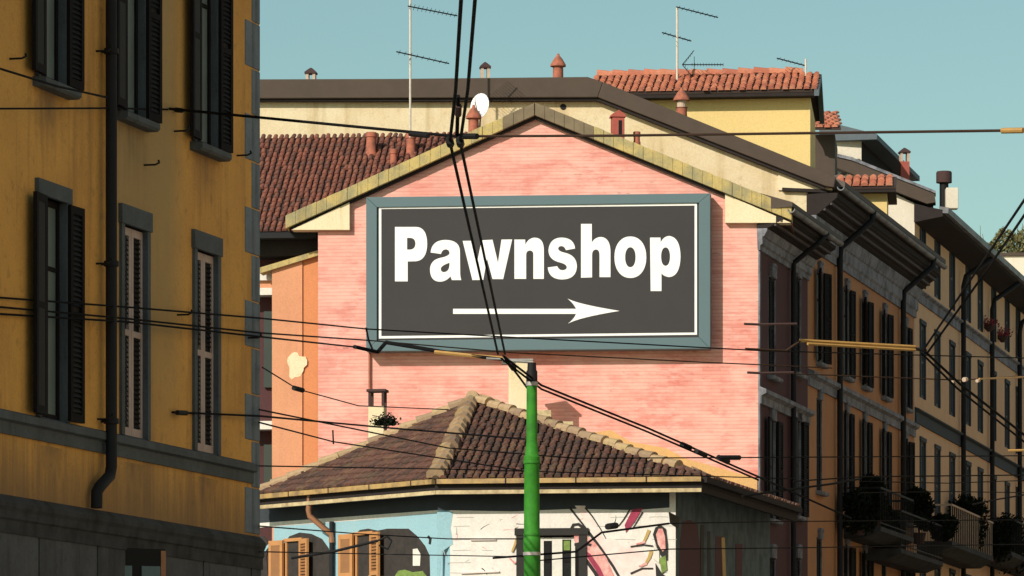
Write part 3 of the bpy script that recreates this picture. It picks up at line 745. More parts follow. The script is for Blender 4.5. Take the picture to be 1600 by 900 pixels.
# ================================================================== CREAM / ORANGE HOUSE (behind the pink one)
def mid_house():
    P = CR; uz = P.uz
    B = on_plane('cream_building', P, 'cream gabled house with brown roof edge and orange street front, behind the pink one', 'building')
    uL = P.u(330)
    e = uz(1300, 292)
    top0 = uz(330, 151); k1 = uz(934, 149)
    MB().prism([(uL,0),(0,0),(0,uz(1262,262)[1]),k1,(uL,top0[1]+.0)], 0, .4).build('gable_wall', M['cream'], B)
    # cream bracket box under the eave
    MB().prism([uz(x,y,.05) for x,y in ((1216,240),(1216,297),(1300,297),(1300,292))], -.05, .3).build('eave_box', M['cream_box'], B)
    MB().prism([uz(x,y,.12) for x,y in ((1222,293),(1222,298),(1292,301),(1292,296))], -.12, .3).build('eave_shelf', M['soffit'], B)
    # brown roof edge
    mb = MB(); o = .28
    mb.prism([uz(x,y,o) for x,y in ((330,124),(620,123),(918,120),(942,128),(934,152),(620,153),(330,154))], -o, .3)
    mb.prism([uz(x,y,o) for x,y in ((942,128),(1306,276),(1303,293),(1290,291),(934,152))], -o, .3)
    mb.build('roof_edge', M['fascia'], B, bevel=.02)
    mb = MB(); mb.prism([uz(x,y,.2) for x,y in ((330,154),(620,153),(934,152),(1290,291),(1288,296),(932,157),(620,158),(330,158))], -.2, .1); mb.build('verge_board', M['soffit'], B)
    sl = ST_R.u(1428)-ST_R.u(1262)
    z0 = uz(918,124)[1]; u0 = P.u(918); ze = uz(1306,280)[1]; ue = P.u(1306)
    MB().prism([(uL,z0),(u0,z0),(ue,ze),(ue,ze-.12),(u0,z0-.25),(uL,z0-.25)], .3, sl).build('roof', M['roof_flat'], B)
    MB().prism([(uL+.3,0),(-4.4,0),(-4.4,z0-1.2),(uL+.3,z0-.3)], .4, sl).build('building_core', M['orange'], B)
    # air vent hole
    q = uz(880, 167); v = MB().lathe((0,0,0), [(.075,0),(.075,.02)], 14)
    for a in v.v: a.x, a.y, a.z = q[0]+a.x, -.004-a.z*.5, q[1]+a.y
    v.build('air_vent', M['black'], B)
    # street front
    S_ = ST_R; ua, ub = S_.u(1262)+.003, S_.u(1428); zt = 15.3
    holes = []; wn = []
    r1 = [1280,1322,1350,1381,1414]; 
    zs = (S_.uz(1350,468)[1], S_.uz(1350,657)[1], S_.uz(1350,862)[1])
    for px in r1:
        c = S_.u(px)
        for k, z1 in enumerate(zs):
            w_, h_ = .78, (2.25, 2.25, 2.3)[k]; holes.append((c-w_/2, c+w_/2, z1-h_, z1)); wn.append((c, z1-h_, w_, h_, k))
    st_child(wall_mb(ua, ub, 0, zt, holes), 'street_wall', M['orange'], S_, B)
    for i, (c, z_, w_, h_, k) in enumerate(wn):
        st_window(B, S_, c, z_, w_, h_, M['moulding'], M['shutter_dark'], M['black'], M['glass_dark'] if random.random() < .6 else M['glass_teal'], open_=random.random() < .72, head=.16, sw=.04, lean=random.choice((5, 9, 14)), narrow=True)
    cornice(B, S_, ua-.05, ub+.1, 14.55, 15.95, .82, M['moulding'], M['soffit'])
    st_child(MB().profile([(.1,16.0),(-.86,16.04),(-.86,16.16),(.1,16.5)], ua+.3, ub+.2), 'eave_tiles', M['roof_flat'], S_, B)
    zb = S_.uz(1340, 625)[1]
    st_child(MB().profile([(.0,zb-.25),(-.06,zb-.25),(-.06,zb-.05),(-.16,zb),(-.16,zb+.1),(0,zb+.16)], ua, ub), 'string_course', M['moulding'], S_, B)
    for px in (1312, 1411):
        up = S_.u(px, .12)
        st_child(MB().tube([(up+.6,-.88,15.95),(up+.5,-.85,15.7),(up,-.16,15.0),(up,-.13,14.7),(up,-.13,.2)], .075, 10), 'downpipe', M['dark_metal'], S_, B, smooth=True)
    # two balconies low on the front
    for pa, pb, py in ((1318,1372,822), (1352,1420,858)):
        u0, u1 = S_.u(pa), S_.u(pb); zf = S_.uz((pa+pb)/2, py+10)[1]
        bal = st_child(MB().profile([(0,zf-.3),(-.5,zf-.3),(-.95,zf-.12),(-.95,zf),(0,zf)], u0, u1), 'balcony', M['dark_stone'], S_, B)
        rl = MB(); c = Vector(((u0+u1)/2, -.475, zf-.15))
        rl.box(u0,u1,-.95,-.91,zf+.95,zf+1.0); rl.box(u0,u1,-.94,-.92,zf+.08,zf+.11)
        x = u0
        while x < u1: rl.box(x,x+.014,-.94,-.926,zf,zf+.97); x += .27
        rl.box(u0,u0+.03,-.93,0,zf+.95,zf+1.0); rl.box(u1-.03,u1,-.93,0,zf+.95,zf+1.0)
        m = rl.mesh('railing', M['black'], c); child('railing', m, bal)
    return B
mid = mid_house()

# ================================================================== FAR TAN HOUSE
FP = Plane(0, ST_R.world(ST_R.u(1429),0,0).y, (1670/FPX, 1), x=ST_R.world(ST_R.u(1429),0,0).x)
FG = Plane(0, FP.P.y, GABLE, x=FP.P.x)
def far_house():
    B = on_plane('tan_building', FG, 'long tan apartment house at far right with rows of narrow windows', 'building')
    uz = FG.uz; S_ = FP
    ze = S_.uz(1462, 318, .8)[1]
    uL = FG.u(1230)
    Ld = S_.u(1600)+26
    MB().prism([(uL,0),(0,0),(0,uz(1429,318)[1]),uz(1330,268),(uL,uz(1330,268)[1]-1)], 0, .4).build('gable_wall', M['palewall'], B)
    mb = MB(); o = .3
    mb.prism([uz(x,y,o) for x,y in ((1308,244),(1330,250),(1460,300),(1462,316),(1448,318),(1308,262))], -o, .4); mb.build('roof_edge', M['fascia'], B)
    MB().prism([uz(x,y,o+.05) for x,y in ((1308,240),(1330,245),(1462,298),(1462,302),(1330,250),(1308,245))], -o-.05, .4).build('flashing', M['moulding'], B)
    MB().prism([(uL,uz(1330,262)[1]-.6),uz(1330,262),uz(1458,312),(uz(1458,312)[0],uz(1458,312)[1]-.1),(uL,uz(1330,262)[1]-.8)], .4, 26).build('roof', M['roof_flat'], B)
    rows = ((1440,345,448),(1440,507,622),(1440,690,805),(1440,880,990))
    cols = [1441,1464,1487,1512,1531,1552,1573,1590,1606,1622]
    zt = ze-.3; holes = []; wn = []
    for px in cols:
        c = S_.u(px)
        for (rp, t, b) in rows:
            z1 = S_.uz(rp, t)[1]; h = z1-S_.uz(rp, b)[1]; h = min(h, 2.1); w_ = .92
            holes.append((c-w_/2, c+w_/2, z1-h, z1)); wn.append((c, z1-h, w_, h))
    st_child(wall_mb(.004, Ld, 0, zt, holes), 'street_wall', M['tan'], S_, B)
    for c, z_, w_, h_ in wn:
        st_window(B, S_, c, z_, w_, h_, M['shutter_blue'], M['shutter_light'], M['shutter_blue'], M['glass_dark'], open_=False, sill=False, sw=.07, head=.12)
    st_child(MB().profile([(0,zt-.02),(-.8,zt+.12),(-.8,zt+.3),(0,zt+.5)], -.1, Ld), 'eave', M['soffit'], S_, B)
    st_child(MB().profile([(-.7,zt+.22),(-.95,zt+.2),(-.97,zt+.36),(-.7,zt+.4)], -.1, Ld), 'gutter', M['gutter_grey'], S_, B)
    for py0, hh in ((452,.32),(640,.38)):
        zb = S_.uz(1432, py0)[1]
        st_child(MB().profile([(0,zb-hh),(-.05,zb-hh),(-.05,zb-.08),(-.14,zb-.04),(-.14,zb),(0,zb+.05)], 0, Ld), 'string_course', M['shutter_blue'] if py0 > 500 else M['moulding'], S_, B)
    for px in (1505, 1550, 1593):
        up = S_.u(px, .12); st_child(MB().tube([(up+.9,-.85,zt+.1),(up,-.2,zt-.5),(up,-.13,zt-.8),(up,-.13,.2)], .075, 10), 'downpipe', M['dark_metal'], S_, B, smooth=True)
    for pa, pb, py in ((1432,1500,850),(1530,1600,868)):
        u0, u1 = S_.u(pa), S_.u(pb); zf = S_.uz((pa+pb)/2, py+8)[1]
        bal = st_child(MB().profile([(0,zf-.35),(-.6,zf-.35),(-1.0,zf-.14),(-1.0,zf),(0,zf)], u0, u1), 'balcony', M['dark_stone'], S_, B)
        rl = MB(); c = Vector(((u0+u1)/2, -.5, zf-.175))
        rl.box(u0,u1,-1.0,-.96,zf+.98,zf+1.03); x = u0
        while x < u1: rl.box(x,x+.02,-.99,-.97,zf,zf+1.0); x += .4
        rl.box(u0,u0+.03,-.98,0,zf+.98,zf+1.03)
        child('railing', rl.mesh('railing', M['terracotta_pale'] if pa < 1500 else M['black'], c), bal)
    MB().box(-9,-1.2,.5,24,0,zt).build('building_core', M['tan'], B)
    return B
far = far_house()

# ================================================================== BEHIND: yellow attic house, dark gable block, dormer
def attic_house():
    P = Plane(1266, 112.0, GABLE); uz = P.uz
    B = tag(empty('attic_house', (P.P.x, P.P.y, 12.5), P.rot), 'pale yellow attic storey with red tiled roof rising above the brown roof edge', 'building')
    oz = Vector((0,0,12.5))
    def bd(mb, nm, mt, **k):
        for v in mb.v: v.z -= 12.5
        return mb.build(nm, mt, B, **k)
    uL = P.u(930); zt = uz(1266,152)[1]
    bd(MB().box(uL, 0, 0, .3, 12.5, zt), 'front_wall', M['paleyellow'])
    sd_ = 4.2
    bd(MB().prism([(uL+.1,12.5),(-.0,12.5),(0,zt),(uL+.1,zt)], .3, sd_), 'building_core', M['paleyellow'])
    # tiled roof: slope towards camera, ridge, slope away
    ze = zt+.12; zr = uz(1275,124)[1]; dep = 1.9
    A = Vector((P.u(925), -.45, ze)); Bv = Vector((P.u(1268)+.08, -.45, ze)); C = Vector((Bv.x, dep, zr+.45)); D = Vector((A.x, dep, zr+.45))
    r = MB(); roof_face(r, A, Bv, C, D, 0, 1, tw=.18, rh=.27, r=.07)
    A2 = Vector((Bv.x, dep*2+.45, ze)); B2 = Vector((A.x, dep*2+.45, ze)); r2 = MB(); 
    r.add([D, C, A2, B2, D-Vector((0,0,.1)), C-Vector((0,0,.1)), A2-Vector((0,0,.1)), B2-Vector((0,0,.1))], [(0,1,2,3),(7,6,5,4),(1,5,6,2)], 1)
    ridge_tiles(r, D+Vector((0,0,.02)), C+Vector((0,0,.02)), .12, .4, 0)
    bd(r, 'roof', [M['tile_red'], M['roof_under']])
    bd(MB().box(A.x, Bv.x, -.42, .0, ze-.14, ze-.02), 'eave', M['soffit'])
    bd(MB().profile([(-.5,ze-.16),(-.5,ze),(dep,zr+.43),(dep*2+.5,ze),(dep*2+.5,ze-.16),(dep,zr+.25)], Bv.x, Bv.x+.12), 'barge_board', M['moulding_dark'])
    return B
M['moulding_dark'] = simple('barge_board', (.09,.12,.14), .7, scale=3)
attic_house()

def dark_block():
    P = Plane(1346, 131.0, GABLE); uz = P.uz; St = Plane(1346, 131.0, (1600/FPX,1))
    B = on_plane('slate_roofed_block', P, 'distant narrow house with dark sloping roof edge, between the yellow attic and a red chimney', 'building')
    zt = uz(1346,218)[1]; uL = P.u(1215)
    MB().box(uL, 0, 0, 6, 0, zt).build('wall', M['palewall'], B)
    zr = uz(1340,206)[1]
    d = 9.0
    st_child(MB().profile([(-.5,zt-.05),(-.5,zt+.10),(1.2,zr+.35),(1.2,zt-.05)], -.3, d), 'roof', M['moulding_dark'], St, B)
    st_child(MB().box(.01, d-.3, -.002, 3.0, 10, zt-.05), 'street_wall', M['shutter_dark'], St, B)
    R2 = Plane(1315, 127.0, GABLE); 
    r = MB(); A = W(1262,200,127); Bq = W(1314,200,126.7); C = W(1308,178,129.2); D = W(1262,178,129.4)
    iv = B.matrix_basis.inverted(); bpy.context.view_layer.update(); iv = Matrix.Rotation(-P.rot,4,'Z') @ Matrix.Translation((-P.P.x,-P.P.y,0))
    roof_face(r, iv@A, iv@Bq, iv@C, iv@D, 0, 1, tw=.2, rh=.33, r=.085)
    r.build('lower_roof', [M['tile_red'], M['roof_under']], B)
    m = MB(); m.box(P.u(1270), P.u(1309), -3.2, -.2, 13, (iv@A).z-.05); m.build('stair_tower', M['fascia'], B)
dark_block()

def dormer():
    Y = 120.0
    P = Plane(1386, Y, GABLE); uz = P.uz
    B = tag(empty('dormer', (P.P.x, P.P.y, 14.0), P.rot), 'small yellow dormer with a red tiled lid beside the pale far gable', 'dormer')
    def bd(mb, nm, mt):
        for v in mb.v: v.z -= 14.0
        return mb.build(nm, mt, B)
    uL = P.u(1300); zt = uz(1386,297)[1]
    bd(MB().box(uL, 0, 0, 2.5, 14.0, zt), 'wall', M['paleyellow'])
    ze = zt+.05; zr = uz(1386,280)[1]
    A = Vector((P.u(1312),-.35,ze)); Bq = Vector((P.u(1400),-.35,ze)); C = Vector((P.u(1400),1.6,zr+.28)); D = Vector((P.u(1312),1.6,zr+.28))
    r = MB(); roof_face(r, A, Bq, C, D, 0, 1, tw=.22, rh=.34, r=.09); bd(r, 'roof', [M['tile_red'], M['roof_under']])
    bd(MB().box(A.x, Bq.x, -.32, 2.4, ze-.14, ze-.03), 'eave', M['soffit'])
dormer()

def terrace_house():
    P = Plane(1560, 178.0, GABLE); uz = P.uz
    B = on_plane('terrace_house', P, 'pale distant house with roof terrace at the right edge', 'building')
    zt = uz(1560,400)[1]
    MB().box(-4, 6, 0, 9, 0, zt).build('wall', M['palewall'], B)
    MB().box(-4.1, 6.1, -.1, .3, zt, zt+.12).build('coping', M['fascia'], B)
    b = MB()
    def leaf(mb, c, s):
        a = Vector((random.gauss(0,1), random.gauss(0,1), random.gauss(0,1))).normalized(); e = a.orthogonal().normalized(); f = a.cross(e)
        mb.add([c-e*s, c+f*s*.4, c+e*s, c-f*s*.4], [(0,1,2,3)])
    h = MB()
    for i in range(9000):
        x = random.uniform(-3.9,5.9); t = .85+.3*math.sin(x*2.1)+.2*math.sin(x*5.3+1)
        leaf(h, P.world(x, random.uniform(-1.4,-.2), zt+.05+random.random()*max(.5,t)), random.uniform(.07,.13))
    for i in range(60):
        x = random.uniform(-3.9,5.9); p = P.world(x, -.8, zt+.3); h.tube([p, p+Vector((random.gauss(0,.1),0,random.uniform(.6,1.1)))], .01, 4)
    tag(h.build('roof_hedge', M['leaf_olive']), 'olive green hedge of reeds and shrubs on the distant roof terrace at right', 'hedge')
terrace_house()

# ================================================================== ANNEX at left of the pink wall, tiled roof above
def annex():
    P = Plane(497, 103.6, GABLE); uz = P.uz
    B = on_plane('orange_annex', P, 'bright orange annex between yellow building and pink wall, under a red brown tiled roof', 'building')
    a = uz(425,418); b = uz(497,398)
    xs = P.u(473)
    MB().prism([(a[0],0),(xs-.01,0),(xs-.01,uz(473,404)[1]),a], 0, .4).build('wall', M['annex'], B)
    MB().prism([(xs+.0,0),(b[0]+.25,0),(b[0]+.25,uz(500,397)[1]),(xs,uz(473,404)[1])], .04, .4).build('wall', M['annex2'], B)
    MB().prism([uz(x,y,.1) for x,y in ((406,418),(500,390),(500,398),(406,427))], -.1, .4).build('coping', M['lichen'], B)
    # stripped white plaster patch
    pts = []
    cx, cz = uz(463,570)
    for k in range(22):
        t = 2*math.pi*k/22; r = random.uniform(.92,1.06)*(1+.25*math.sin(3*t+1)*.6+.12*math.sin(5*t)); pts.append((cx+.22*r*math.cos(t), cz+.30*r*math.sin(t)))
    MB().prism(pts, -.004, .02).build('plaster_patch', M['cream_box'], B)
    # block behind with banded balconies (thin strip seen)
    u0 = P.u(330); u1 = P.u(428)
    MB().box(u0, b[0], 1.0, 3.8, 0, uz(450,362)[1]).build('rear_wall', M['maroon'], B)
    mb = MB()
    for y0, y1 in ((423,434),(446,457),(655,668)):
        z1 = uz(415,y0)[1]; z0 = uz(415,y1)[1]; MB().box(u0, u1-.05, .5, 1.0, z0, z1).build('balcony_slab', M['white_frame'], B)
    mb.box(u0, P.u(482), .3, .9, uz(450,380)[1], uz(450,375)[1])
    mb.build('eave_band', M['white_frame'], B)
    MB().box(u0, u1-.06, .6, 1.0, uz(415,446)[1]+.003, uz(415,434)[1]-.003).build('parapet', M['annex'], B)
    for y0, y1 in ((480,600),(690,760)):
        MB().box(P.u(403), P.u(421), .9, 1.01, uz(415,y1)[1], uz(415,y0)[1]).build('window', M['glass_dark'], B)
    # tiled roof: eave y~360, ridge against the cream wall
    A = Vector((P.u(330), -.15, uz(330,362)[1])); Bq = Vector((P.u(560), -.15, uz(560,362)[1]))
    z_e = uz(450,362,.15)[1]; A.z = Bq.z = z_e
    Yr = 4.15; zr = uz(560,214,-Yr)[1]
    C = Vector((P.u(735), Yr, zr)); D = Vector((P.u(330), Yr, zr)); Bq.x = P.u(735)
    r = MB(); roof_face(r, A, Bq, C, D, 0, 1, tw=.145, rh=.25, r=.057)
    r.build('roof', [M['tile_left'], M['roof_under']], B)
    MB().profile([(-.3,z_e-.16),(-.3,z_e-.04),(-.1,z_e+.02),(.2,z_e-.04),(.2,z_e-.16)], P.u(330), P.u(497)).build('gutter', M['dark_metal'], B)
    MB().box(P.u(330), P.u(497), .2, 1.0, z_e-.5, z_e-.1).build('soffit', M['soffit'], B)
    return P
M['annex2'] = plaster('annex_orange_deep', (.66,.26,.11), (.60,.24,.10), (.40,.18,.09), blotch=.4, streak=.3, scale=.9, seed=17)
AN = annex()

# ================================================================== SMALL HOUSE with mural
def small_house():
    ze = 7.0
    def E(px, py): Y = (ze-EYE)*FPX/(HOR-py); return W(px, py, Y)
    A, Bc, C, D = E(396,774), E(681,749), E(1096,745), E(1246,794)
    AP = W(738, 628, 83.4); E2 = AP+(D-C).normalized()*2.2
    F1 = Vector((A.x+3.0, 97.5, ze)); 
    R = tag(empty('mural_house', (1.0, 84.0, 0)), 'low corner house with brown hipped tile roof and graffiti murals, before the pink wall', 'building')
    off = R.location.copy()
    def bd(mb, nm, mt, **k):
        for v in mb.v: v -= off
        return mb.build(nm, mt, R, **k)
    mb = MB()
    roof_face(mb, Bc, C, AP, None, 0, 1, tw=.145, rh=.25, r=.056)
    roof_face(mb, A, Bc, AP, None, 0, 1, tw=.145, rh=.25, r=.056)
    roof_face(mb, C, D, E2, AP, 0, 1, tw=.17, rh=.29, r=.066)
    G = Vector((D.x-1.5, 97.5, ze))
    for q in ((D, G, E2), (G, F1, AP, E2), (F1, A, AP)):
        mb.add([v.copy() for v in q], [tuple(range(len(q)))], 1)
    bd(mb, 'roof', [M['tile_brown'], M['roof_under']])
    rt = MB()
    up = Vector((0,0,.05))
    ridge_tiles(rt, Bc+up, AP+up, .15, .30); ridge_tiles(rt, C+(AP-C)*.1+up*.4, AP+up, .10, .33); ridge_tiles(rt, AP+up, E2+up, .11, .34)
    ridge_tiles(rt, A+(AP-A)*.02+up*.2, AP+up*.6, .10, .33); ridge_tiles(rt, E2+up*.5, D+(E2-D)*.3, .09, .34)
    bd(rt, 'ridge_tiles', M['ridge'])
    # gutters & fascia: extruded along each eave
    gt = MB(); fa = MB(); da = MB()
    def along(mb, a, b, z0, z1, o0, o1, m=0):
        d = (b-a).normalized(); nn = Vector((d.y,-d.x,0))
        vs = []
        for p in (a, b):
            for o, z in ((o0,z0),(o1,z0),(o1,z1),(o0,z1)): vs.append(p+nn*o+Vector((0,0,z)))
        mb.add(vs, [(0,1,2,3),(7,6,5,4),(0,4,5,1),(1,5,6,2),(2,6,7,3),(3,7,4,0)], m)
    for a, b in ((A, Bc), (Bc, C)):
        along(gt, a, b, -.085, .0, .0, .10); along(fa, a, b, -.265, -.198, -.06, .02); along(da, a, b, -.19, -.09, -.1, -.0)
    along(gt, C, D, -.10, .0, .0, .10, 1); along(fa, C, D, -.27, -.16, -.06, .01, 1); along(da, C, D, -.155, -.105, -.1, 0)
    # joints on the gutter
    for a, b in ((A,Bc),(Bc,C)):
        k = 0
        while k*1.25 < (b-a).length:
            p = a+(b-a).normalized()*(k*1.25); along(gt, p, p+(b-a).normalized()*.025, -.09, .005, .0, .105, 1); k += 1
    bd(gt, 'gutter', [M['gutter_yellow'], M['soffit']]); bd(fa, 'fascia', [M['gutter_pale'], M['soffit']]); bd(da, 'fascia_board', M['soffit'])
    # walls
    ov = .46
    dF = (C-Bc).xy.normalized(); nF = Vector((dF.y,-dF.x)); dL = (Bc-A).xy.normalized(); nL = Vector((dL.y,-dL.x)); dR = (D-C).xy.normalized(); nR = Vector((dR.y,-dR.x))
    def isect(p, d, q, e):
        t = ((q.x-p.x)*e.y-(q.y-p.y)*e.x)/(d.x*e.y-d.y*e.x); return p+d*t
    w1 = isect(Bc.xy-nF*ov, dF, Bc.xy-nL*ov, dL); w2 = isect(C.xy-nF*ov, dF, C.xy-nR*.55, dR); w0 = A.xy-nL*ov; w3 = D.xy-nR*.55
    PF = Plane(0, w1.y, dF, x=w1.x); PL = Plane(0, w0.y, dL, x=w0.x); PR = Plane(0, w2.y, dR, x=w2.x)
    lF = (w2-w1).length; lL = (w1-w0).length; lR = (w3-w2).length
    def hang(P, o):
        T = Matrix.Translation(-off) @ Matrix.Translation((P.P.x, P.P.y, 0)) @ Matrix.Rotation(P.rot, 4, 'Z')
        o.matrix_basis = T @ o.matrix_basis; return o
    zw = ze-.05
    # front wall with one window
    wz1 = PF.uz(860,836)[1]; c = (PF.u(826)+PF.u(898))/2; ww = 1.0; hole = (c-ww/2, c+ww/2, wz1-1.5, wz1)
    hang(PF, wall_mb(0, lF, 0, zw, [hole], 0, .3).build('front_wall', M['whitepaint'], R))
    wu = [(PL.u(450)+PL.u(470))/2, (PL.u(560)+PL.u(580))/2]; wz = [PL.uz(460,846)[1], PL.uz(570,836)[1]]
    ww2 = .42
    holesL = [(x-ww2/2, x+ww2/2, z-1.5, z) for x, z in zip(wu, wz)]
    zwl = PL.uz(560,817)[1]
    hang(PL, wall_mb(0, lL, 0, zw, holesL, 0, .3).build('left_wall', M['bluepaint'], R))
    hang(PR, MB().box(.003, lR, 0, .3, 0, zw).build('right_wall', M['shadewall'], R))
    so_ = MB(); ctr = Vector((.8, 86))
    for a, b, p, q in ((A,Bc,w0,w1),(Bc,C,w1,w2),(C,D,w2,w3)):
        so_.add([(a.x,a.y,ze-.2),(b.x,b.y,ze-.2),(q.x,q.y,ze-.06),(p.x,p.y,ze-.06)], [(0,1,2,3)])
    bd(so_, 'soffit', M['soffit'])
    hang(PF, window(R, c, wz1-1.5, ww, 1.5, M['black_paint'], None, M['black'], M['glass_dark'], sill=False, sw=.13, head=.12))
    o = R.children[-1] if False else None
    wf = MB(); 
    for a_, b_ in ((844,849),(862,878),(892,898)):
        wf.box(PF.u(a_), PF.u(b_), .05, .10, wz1-1.5, wz1-.04)
    wf.box(PF.u(849.2), PF.u(861.8), .052, .098, wz1-.10, wz1-.045).box(PF.u(878.2), PF.u(891.8), .052, .098, wz1-.08, wz1-.045)
    hang(PF, wf.build('casement', M['white_frame'], R))
    hang(PF, MB().box(PF.u(880), PF.u(890), .06, .09, wz1-.27, wz1-.10).build('window_label', M['mural_green'], R))
    for x, z in zip(wu, wz):
        hang(PL, window(R, x, z-1.5, ww2, 1.5, M['shutter_orange'], None, M['black'], M['glass_dark'], sill=False, sw=.05, head=.06))
        for s_ in (-1, 1):
            shm = shutter_mesh('orange_small', .40, 1.5, M['shutter_orange'], M['shutter_orange_dark'])
            if s_ < 0: hang(PL, child('shutter', shm, R, (x-ww2/2-.03, -.07, z-1.47), (0,0,math.pi+math.radians(4))))
            else: hang(PL, child('shutter', shm, R, (x+ww2/2+.02, -.07, z-1.47), (0,0,math.radians(-14))))
        hang(PL, MB().box(x-.02, x+.10, .05, .11, z-1.5, z-.1).build('casement', M['white_frame'], R))
    # mural paint and painted eave shadow, a few mm thick on the plaster
    def paint(P, polys, nm='mural'):
        m2 = MB(); mats = []
        for lv, (mt, pts) in enumerate(polys):
            if mt not in mats: mats.append(mt)
            o_ = .003+.0012*lv
            m2.prism([P.uz(x, y, o_) for x, y in pts], -o_, .01, mats.index(mt))
        return hang(P, m2.build(nm, [M[k] for k in mats], R))
    def stroke(pts, w0, w1=None):
        w1 = w1 or w0; L_, R_ = [], []
        n = len(pts)
        for i, (x, y) in enumerate(pts):
            x0, y0 = pts[max(i-1,0)]; x1, y1 = pts[min(i+1,n-1)]; l = math.hypot(x1-x0, y1-y0); nx, ny = -(y1-y0)/l, (x1-x0)/l
            w = (w0+(w1-w0)*i/(n-1))/2; L_.append((x+nx*w, y+ny*w)); R_.append((x-nx*w, y-ny*w))
        return L_+R_[::-1]
    arch = lambda xa, xb, yt, yb, f=1.0: [(xa,yb)]+[((xa+xb)/2-(xb-xa)/2*math.copysign(abs(math.cos(t))**.7, math.cos(t)), yb-(yb-yt)*math.sin(t)**.7) for t in [math.pi*k/12 for k in range(1,12)]]+[(xb,yb)]
    paint(PL, [
        ('eave_shade', [(396,770),(684,745),(684,797),(396,818)]), ('mural_white', [(396,818),(684,797),(684,801),(560,813),(396,825)]),  # dark top band is painted eave shadow, white strip below it
        ('mural_brown', [(443,960),(443,850),(452,838),(468,832),(486,834),(503,842),(513,856),(519,875),(520,960)]),
        ('mural_brown', [(552,960),(552,838),(562,828),(575,826),(590,829),(605,826),(638,826),(652,838),(664,853),(671,868),(673,960)]),
        ('mural_brown', [(396,836),(412,838),(422,850),(416,870),(424,960),(396,960)]),
        ('bluepaint', stroke([(408,868),(416,856),(424,848)], 3, 4)),
        ('mural_white', [(645,858),(652,857),(657,866),(656,884),(645,884)]),
        ('mural_green', [(617,900),(622,892),(632,890),(645,894),(660,892),(668,902),(672,960),(612,960)]),
        ('mural_ochre', [(538,930),(580,896),(600,900),(606,960),(538,960)]),
        ('black_paint', stroke([(668,838),(672,842),(671,850)], 4, 3)),
    ])
    paint(PF, [('eave_shade', [(684,750),(1046,750),(1046,793),(990,797),(900,795),(800,799),(684,797)]),  # eave shadow painted along the front wall's top
        ('bluepaint', [(683,800),(708,800),(704,826),(708,850),(690,862),(687,900),(683,960)]),
        ('mural_blush', [(900,840),(940,838),(990,850),(1025,880),(1030,960),(940,960),(915,880)]),
        ('mural_blush', [(898,790),(914,790),(945,845),(938,850)]),
        ('black_paint', stroke([(890,793),(905,812),(925,838),(938,862)], 3.2, 2.4)),
        ('black_paint', stroke([(914,793),(925,806),(938,826),(947,842)], 2.6, 1.2)),
        ('black_paint', stroke([(892,828),(896,820),(904,819),(920,832),(938,856),(958,885),(978,920)], 5, 4)),
        ('mural_pink', [(897,826),(908,828),(930,848),(948,872),(962,905),(966,960),(955,960),(935,905),(912,865),(897,845)]),
        ('mural_magenta', stroke([(905,858),(920,868),(935,890),(950,925)], 7, 8)),
        ('black_paint', stroke([(899,850),(912,870),(930,895),(945,925)], 5, 6)),
        ('black_paint', stroke([(898,852),(910,848),(924,852)], 6, 4)),
        ('mural_magenta', [(988,796),(1004,794),(992,815),(978,832),(976,820)]),
        ('black_paint', stroke([(984,796),(974,812),(966,822)], 2, 1.2)),
        ('black_paint', stroke([(1004,800),(995,815),(988,826)], 2, 1)),
        ('mural_ochre', stroke([(1014,828),(1010,838),(1006,846)], 5, 4)),
        ('mural_ochre', stroke([(1018,860),(1014,872),(1008,882)], 6, 4)),
        ('mural_pink', stroke([(1008,846),(1000,849),(994,850)], 4, 2)),
        ('mural_pink', stroke([(1010,880),(1002,884),(998,884)], 5, 2)),
        ('black_paint', stroke([(985,854),(1005,851),(1020,853)], 2, 2)),
        ('black_paint', stroke([(985,896),(1003,888),(1020,888)], 2.4, 2)),
        ('black_paint', [(1020,835),(1024,824),(1032,820),(1040,826),(1043,850),(1043,875),(1036,875),(1026,855)]),
        ('mural_pink', [(1025,835),(1029,826),(1035,826),(1039,838),(1040,858),(1035,862),(1028,850)]),
        ('mural_white', [(1022,850),(1030,862),(1030,880),(1020,872)]),
        ('mural_green', [(1030,872),(1040,868),(1042,890),(1034,896)]),
        ('black_paint', [(1024,880),(1034,896),(1040,900),(1038,960),(1028,960)]),
        ('mural_ochre', stroke([(808,840),(804,852),(800,862)], 4, 3)),
        ('mural_pink', stroke([(812,874),(804,880),(796,872)], 3, 2)),
        ('mural_blush', stroke([(735,843),(775,843)], 3, 2)), ('mural_blush', stroke([(720,895),(780,893)], 3, 2)),
    ])
    rs = random.Random(11); sk = []
    for i in range(46):
        x = rs.choice([rs.uniform(690,808), rs.uniform(905,1040), rs.uniform(905,1040)]); y = rs.uniform(806, 898); a = rs.uniform(-.5, .5)+rs.choice((0, 0, 1.1, -.9)); l = rs.uniform(5, 20); k = rs.uniform(-.5, .5)
        sk.append((rs.choice(('mural_blush','mural_blush','mural_pink','black_paint','mural_grey','mural_grey')), stroke([(x+l*t*math.cos(a+k*t), y+l*t*math.sin(a+k*t)) for t in (0,.33,.66,1)], rs.uniform(.8, 2.0), .5)))
    for k, yy in enumerate((808, 822, 843, 860, 879, 895)):
        x = 690+rs.uniform(0, 30)
        while x < 1035:
            l = rs.uniform(15, 60)
            if not (x+l > 808 and x < 900): sk.append(('mural_grey', stroke([(x, yy+rs.uniform(-.5,.5)), (x+l*.5, yy+rs.uniform(-.6,.6)), (x+l, yy+rs.uniform(-.5,.5))], .9)))
            x += l+rs.uniform(8, 50)
    o2 = .0008
    m2 = MB(); mats = ['mural_blush','mural_pink','black_paint','mural_grey']
